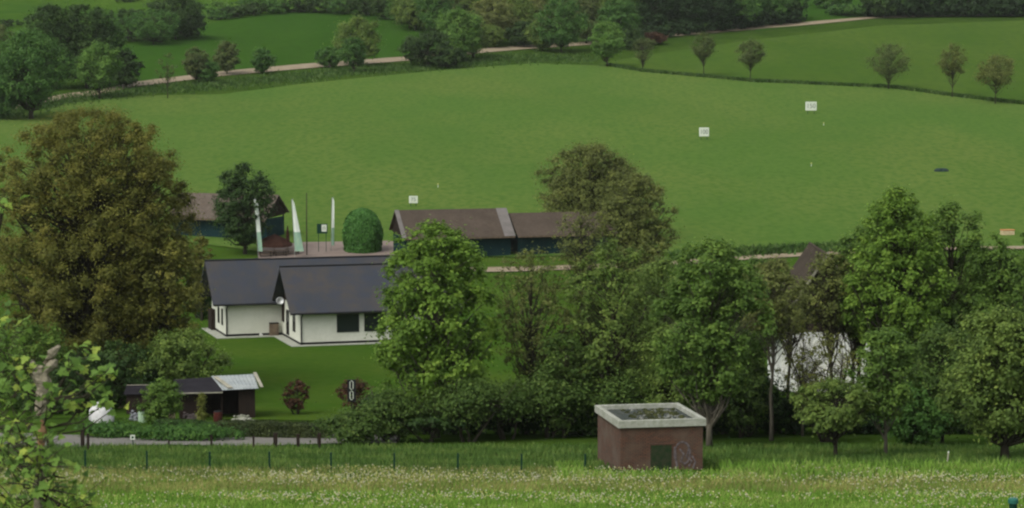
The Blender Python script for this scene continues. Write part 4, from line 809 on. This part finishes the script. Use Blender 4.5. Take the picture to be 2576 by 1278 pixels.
for i, (U, V, hp, hw) in enumerate([(545, 50, 18, 34), (590, 44, 20, 36), (640, 38, 22, 38), (695, 34, 24, 38), (750, 32, 26, 40), (805, 33, 28, 42), (862, 36, 34, 44), (920, 40, 42, 46), (972, 50, 48, 42), (1010, 62, 55, 36)]):
    ft('hedgerow_bush', 'round dark bush in the curved hedgerow across the upper meadow', U, V, V - hp * 1.5, hw, V - 1, 'dark' if i % 3 else 'far', K=30, n=80, ls=.5, cat='bush', group=HG)
for i, (U, V, hp, hw) in enumerate([(560, 36, 24, 40), (640, 22, 22, 42), (730, 12, 20, 42), (830, 8, 22, 46), (930, 15, 30, 46)]):
    ft('bright_hedgerow_bush', 'bright green bush behind the curved hedgerow', U, V, V - hp * 1.5, hw * 1.1, V - 1, 'farb' if i % 2 == 0 else 'far', K=26, n=80, ls=.5, cat='bush', group='bright bushes behind the hedgerow')
YG = 'small trees along the upper track'
ft('young_tree', 'thin pale sapling with bare stem in front of the upper track, left end', 420, 248, 128, 28, 205, 'dusk', K=22, n=22, ls=.35, tr=.09, group=YG, fan=.4)
ft('young_tree', 'greyish tree with bushy foot left of the round tree on the track', 492, 206, 116, 34, 190, 'dusk', K=34, n=65, group=YG)
ft('track_bush', 'dark bush at the foot of the greyish tree', 520, 206, 150, 30, 204, 'far', K=30, cat='bush')
ft('young_tree', 'oval dull green tree touching the track', 570, 188, 100, 34, 172, 'dusk', K=38, n=65, group=YG)
ft('young_tree', 'small round green tree just behind the track', 660, 186, 116, 27, 178, 'far', K=30, n=60, group=YG)
ft('track_bush', 'round green bush left of the big twin crowned tree', 826, 170, 116, 33, 166, 'far', K=32, cat='bush')
ft('twin_tree', 'big pale green tree standing on the track edge', 900, 165, 35, 56, 150, 'mid', K=70, n=95)
ft('small_dark_tree', 'small darker tree in front of the big pale green one', 890, 182, 90, 32, 160, 'far', K=36, n=90, ls=.4)
ft('big_bush', 'broad dark bush under the bright crowned tree', 1078, 168, 72, 62, 160, 'dark', K=60, n=95, cat='bush')
ft('bright_tree', 'bright crowned tree above the middle of the track', 1155, 155, 18, 56, 140, 'farb', K=75, n=100)
ft('forked_tree', 'leaning tree with dark bare trunk at the track', 1190, 146, 30, 40, 122, 'mid', K=40, n=80, tr=.3)
ft('dark_bush', 'dark bush low left of the bare trunk', 1125, 172, 110, 40, 168, 'dark', K=34, cat='bush')
WL = [(1045, 78, -25, 44, 'mid', 'dull green tree at the left end of the far wood'), (1098, 90, -40, 50, 'far', 'green tree behind the bright crowned one'), (1240, 112, -20, 55, 'sparse', 'pale olive tree of the far wood right of the bright crown'),
      (1232, 120, 60, 34, 'mid', 'small dull tree at the wood edge above the track'), (1305, 105, -15, 45, 'mid', 'green tree at the middle of the far wood'), (1318, 118, 50, 42, 'dark', 'dark tree at the wood edge left of the big conical one'),
      (1412, 132, -15, 66, 'far', 'big conical tree at the end of the near track'), (1365, 128, 40, 36, 'mid', 'light edged tree left against the conical one'), (1475, 110, -30, 45, 'dusk', 'dusky tree top behind the conical one'),
      (1528, 168, 48, 42, 'farb', 'bright young tree with thin trunk at the field corner'), (1560, 118, -20, 50, 'far', 'green tree behind the bright young one'), (1590, 125, 70, 30, 'dark', 'dark bush right of the bright young tree'),
      (1640, 112, 80, 30, 'red', 'reddish brown bush at the edge of the dark wood'), (1612, 122, 95, 32, 'dusk', 'dull low bush left of the reddish one'),
      (1650, 84, -60, 52, 'black', 'very dark tree at the left of the far right wood'), (1725, 82, -50, 54, 'black', 'very dark tree, second of the dark wood'), (1800, 78, -55, 52, 'black', 'very dark tree above the track, third of the dark wood'),
      (1868, 70, -40, 50, 'far', 'lighter green tree in the dark wood'), (1940, 60, -30, 46, 'far', 'green tree near the end of the dark wood'), (1985, 54, -5, 30, 'dark', 'last low dark tree of the wood beside the pale slope'),
      (1160, 70, -60, 60, 'dusk', 'dusky tree deep in the far wood'), (1350, 78, -70, 60, 'sparse', 'pale olive tree deep in the far wood'), (1500, 75, -70, 60, 'mid', 'dull green tree deep in the far wood'),
      (1580, 70, -70, 60, 'far', 'green tree deep in the far wood by the dark part'), (985, 50, -40, 50, 'dark', 'dark tree behind the right end of the curved hedgerow'), (900, 20, -40, 55, 'dusk', 'dusky tree behind the curved hedgerow at the top edge')]
for i, (U, Vb, Vt, hw, lf, lb) in enumerate(WL):
    ft('woodland_tree' if hw > 38 else 'woodland_bush', lb, U, Vb, Vt, hw, Vb - (Vb - Vt) * (.12 if lf != 'farb' else .3), lf, K=58, n=100, ls=.46, tp=.4, group='trees of the far wood', cat='tree' if hw > 38 else 'bush')
for i, (U, Vb, Vt, hw, lf, lb) in enumerate([(2130, 40, 8, 46, 'far', 'pale bush left of the dark upper right wood'), (2215, 44, -25, 50, 'dark', 'first black tree of the upper right wood'), (2290, 42, -30, 52, 'black', 'second black tree of the upper right wood'),
        (2370, 40, -35, 52, 'black', 'third black tree of the upper right wood'), (2450, 40, -35, 52, 'black', 'fourth black tree of the upper right wood'), (2530, 40, -35, 54, 'black', 'fifth black tree of the upper right wood'), (2610, 40, -35, 54, 'black', 'black tree at the upper right corner'),
        (2095, 22, -30, 44, 'far', 'green tree at the top edge above the pale slope')]):
    ft('forest_tree', lb, U, Vb, Vt, hw, Vb - 3, lf, K=58, n=95, ls=.5, tp=.4, group='trees of the upper right wood')
for k, U in enumerate(range(1030, 1600, 46)):
    ft('backwood_tree', 'tree crown in the back row of the far wood, seen between the nearer crowns', U, 72, -75, 44, 62, ('mid', 'far', 'dusk')[k % 3], K=40, n=85, ls=.5, group='back row of the far wood')
for k, U in enumerate(range(1625, 2000, 40)):
    ft('backwood_tree', 'very dark tree in the back row of the dark part of the wood', U, 60 - k, -70, 42, 58 - k, 'black', K=40, n=85, ls=.5, group='back row of the dark wood')
for k, U in enumerate(range(1640, 2000, 44)):
    ft('wood_edge_bush', 'near-black bush added to darken the edge of the dark wood', U, 98 - (U - 1640) * .11, 60 - (U - 1640) * .11, 32, 96 - (U - 1640) * .11, 'black', K=22, n=80, ls=.45, cat='bush', group='bushes at the edge of the dark wood')  # low bushes added to blacken the gaps below the crowns
for k, U in enumerate(range(2190, 2640, 42)):
    ft('wood_edge_bush', 'black bush at the foot of the upper right wood', U, 42, 8, 34, 40, 'black', K=22, n=80, ls=.45, cat='bush', group='bushes at the foot of the upper right wood')
FG = 'young trees along the field boundary'
for U, Vb, Vt, hw, Vc, lf, nn, lb in [(1617, 180, 90, 26, 165, 'dusk', 16, 'faint thin sapling, first of the boundary trees'), (1771, 190, 76, 30, 158, 'dusk', 40, 'slim pale brown tree, second along the boundary'),
        (1889, 205, 94, 34, 178, 'dusk', 55, 'oval dull green tree, third along the boundary'), (2237, 225, 100, 52, 205, 'dusk', 55, 'widest of the boundary trees, with spreading crown'),
        (2398, 245, 103, 34, 205, 'brown', 50, 'narrow brownish tree, second from the right edge'), (2506, 262, 130, 48, 232, 'brown', 75, 'dense reddish brown tree nearest the right edge')]:
    tree('field_tree', lb, U, None, Vt, hw * 1.05, Vc - 10, K=70, n=int(nn * 1.5), ls=.26, leaf=lf, Vb=Vb, group=FG, fan=.1, tr=.10, lump=.10, tp=.45, rcs=.30, pw=2.8)

hz = MB().box(-420, 420, -30, 1150, 3, 4); hz.v = [(-420 if x < 0 else 420, -30 if y < 0 else 1150, -2 if z < 3.5 else 150) for x, y, z in hz.v]
hm = bpy.data.materials.new('haze_air'); hm.use_nodes = True; hn = hm.node_tree; hn.nodes.remove(hn.nodes['Principled BSDF'])
pv = hn.nodes.new('ShaderNodeVolumePrincipled'); pv.inputs['Color'].default_value = (.95, 1, .93, 1); pv.inputs['Density'].default_value = .00005; pv.inputs['Anisotropy'].default_value = .2
hn.links.new(pv.outputs[0], hn.nodes['Material Output'].inputs['Volume'])
ho = hz.build('haze', hm); ho['kind'] = 'stuff'; ho['label'] = 'thin pale haze in the valley air'; ho['category'] = 'haze'
sc.cycles.volume_bounces = 0

# ------------------------------------------------------------------ foreground tree at the left edge
def fore():
    g = np.random.default_rng(77); D = 12.0
    base = at(98, 1278, D); z0 = float(H(base[0], D)); root = empty('broken_maple', (base[0], D, z0)); tag(root, 'near leafy maple with a broken pale trunk at the left edge', 'tree'); o = np.array([base[0], D, z0])
    def q(U, V, d=D): return at(U, V, d) - o
    mb = MB(); mb.tube([(.02, 0, -.2), (0, .02, .8), q(96, 1250), q(100, 1110), q(100, 1040), q(106, 985)], [.05, .04, .024, .024, .028, .034], 9)
    mb.build('trunk', M['stub'], root, smooth=True)
    s_ = MB(); s_.tube([q(106, 1040), q(112, 960), q(104, 925), q(130, 890), q(150, 870)], [.034, .038, .024, .026, .008], 8); s_.tube([q(110, 965), q(88, 930), q(80, 905)], [.04, .03, .006], 7); s_.tube([q(112, 935), q(135, 915), q(142, 905)], [.02, .03, .01], 7)
    s_.build('broken_stub', M['stub'], root)
    MB().tube([q(104, 1120, D - .06), q(104, 1085, D - .065), q(100, 1045, D - .05)], [.018, .03, .008], 6).build('bare_wood', mat('bare_wood', (.34, .2, .11), var=(.26, .15, .09), scale=9), root)
    mb = MB(); cl = []
    spec = [(20, 490, 30, 6, -.3), (-20, 560, 40, 6, 0), (15, 812, 30, 9, .3), (-10, 880, 50, 14, 0), (30, 930, 45, 14, -.3), (60, 985, 45, 14, .2), (175, 925, 28, 8, 0), (205, 880, 22, 7, .2), (190, 905, 28, 7, .1),
            (150, 995, 40, 12, .3), (120, 1010, 40, 12, -.2), (200, 1030, 26, 8, .3), (235, 945, 16, 4, 0), (262, 940, 22, 5, 0), (285, 945, 16, 3, 0), (245, 975, 30, 7, .1), (215, 1010, 30, 7, -.1), (270, 1010, 26, 5, 0), (285, 1030, 14, 3, 0),
            (30, 1020, 45, 14, .1), (10, 1090, 45, 14, -.2), (60, 1105, 45, 14, .3), (100, 1080, 26, 6, 0), (90, 1150, 55, 20, .1), (20, 1170, 50, 18, -.2), (140, 1180, 35, 9, 0), (60, 1220, 55, 20, .2), (120, 1240, 55, 18, -.1), (190, 1255, 40, 10, 0), (20, 1260, 50, 18, 0), (160, 1285, 70, 22, .2), (100, 1120, 40, 16, -.4), (96, 1170, 45, 18, -.5), (104, 1225, 50, 18, -.5), (60, 960, 40, 12, -.3), (20, 840, 40, 12, 0), (40, 1060, 50, 18, -.3), (10, 1130, 50, 18, -.4), (70, 1290, 70, 22, 0), (235, 1268, 26, 5, .1)]
    P = []; Nn = []; S = []; T = []
    for U, V, rp, n_, dd in spec:
        n_ = int(n_ * 1.25); c = q(U, V, D + dd); a = q(100 + g.normal() * 5, min(max(V + 70, 1000), 1240)); 
        if V < 860: a = q(-60, V + 120, D + dd)
        m = a * .4 + c * .6 + (0, 0, -.05); mb.tube([a, m, c], [.006, .004, .002], 4, cap=False)
        for _ in range(n_):
            e = c + g.normal(size=3) * np.array([rp, rp, rp * .8]) / 500 * .8; tw = c + (e - c) * .3; mb.tube([tw, e], [.003, .0015], 3, cap=False)
            P.append(e); v = np.array([g.normal() * .5, -.35 + g.normal() * .5, .8]); Nn.append(v / np.linalg.norm(v)); S.append(g.uniform(.036, .066)); T.append(np.clip(g.normal(.5, .3), 0, 1))
    mb.tube([q(100, 1075), q(40, 1065), q(-30, 1085)], [.012, .01, .008], 5); mb.tube([q(95, 1215), q(120, 1195), q(165, 1203)], [.014, .008, .003], 5); mb.tube([q(95, 1200), q(30, 1160), q(-40, 1170)], [.016, .012, .01], 5)
    mb.tube([q(-60, 1030), q(-20, 900), q(-30, 700), q(0, 560), q(15, 495)], [.03, .025, .016, .01, .004], 6)
    mb.build('branch', M['bark'], root)
    # lobed leaf outline, drooping at the tip
    out = [(0, -.5), (.12, -.32), (.42, -.42), (.34, -.16), (.5, .02), (.26, .12), (.22, .30), (0, .55), (-.22, .30), (-.26, .12), (-.5, .02), (-.34, -.16), (-.42, -.42), (-.12, -.32)]
    V = []; Fc = []
    for p_, n_, s1 in zip(P, Nn, S):
        r_ = g.normal(size=3); a = np.cross(n_, r_); a /= np.linalg.norm(a); b_ = np.cross(n_, a); k = len(V)
        V.append(p_)
        for x_, y_ in out: V.append(p_ + a * x_ * s1 + b_ * y_ * s1 + n_ * s1 * (-.45 * (y_ * y_) + .2 * abs(x_)))
        for i in range(14): Fc.append((k, k + 1 + i, k + 1 + (i + 1) % 14))
    npmesh('crown', np.array(V), [np.array(Fc)], L['fore'], root, np.repeat(T, 15), smooth=False)
fore()
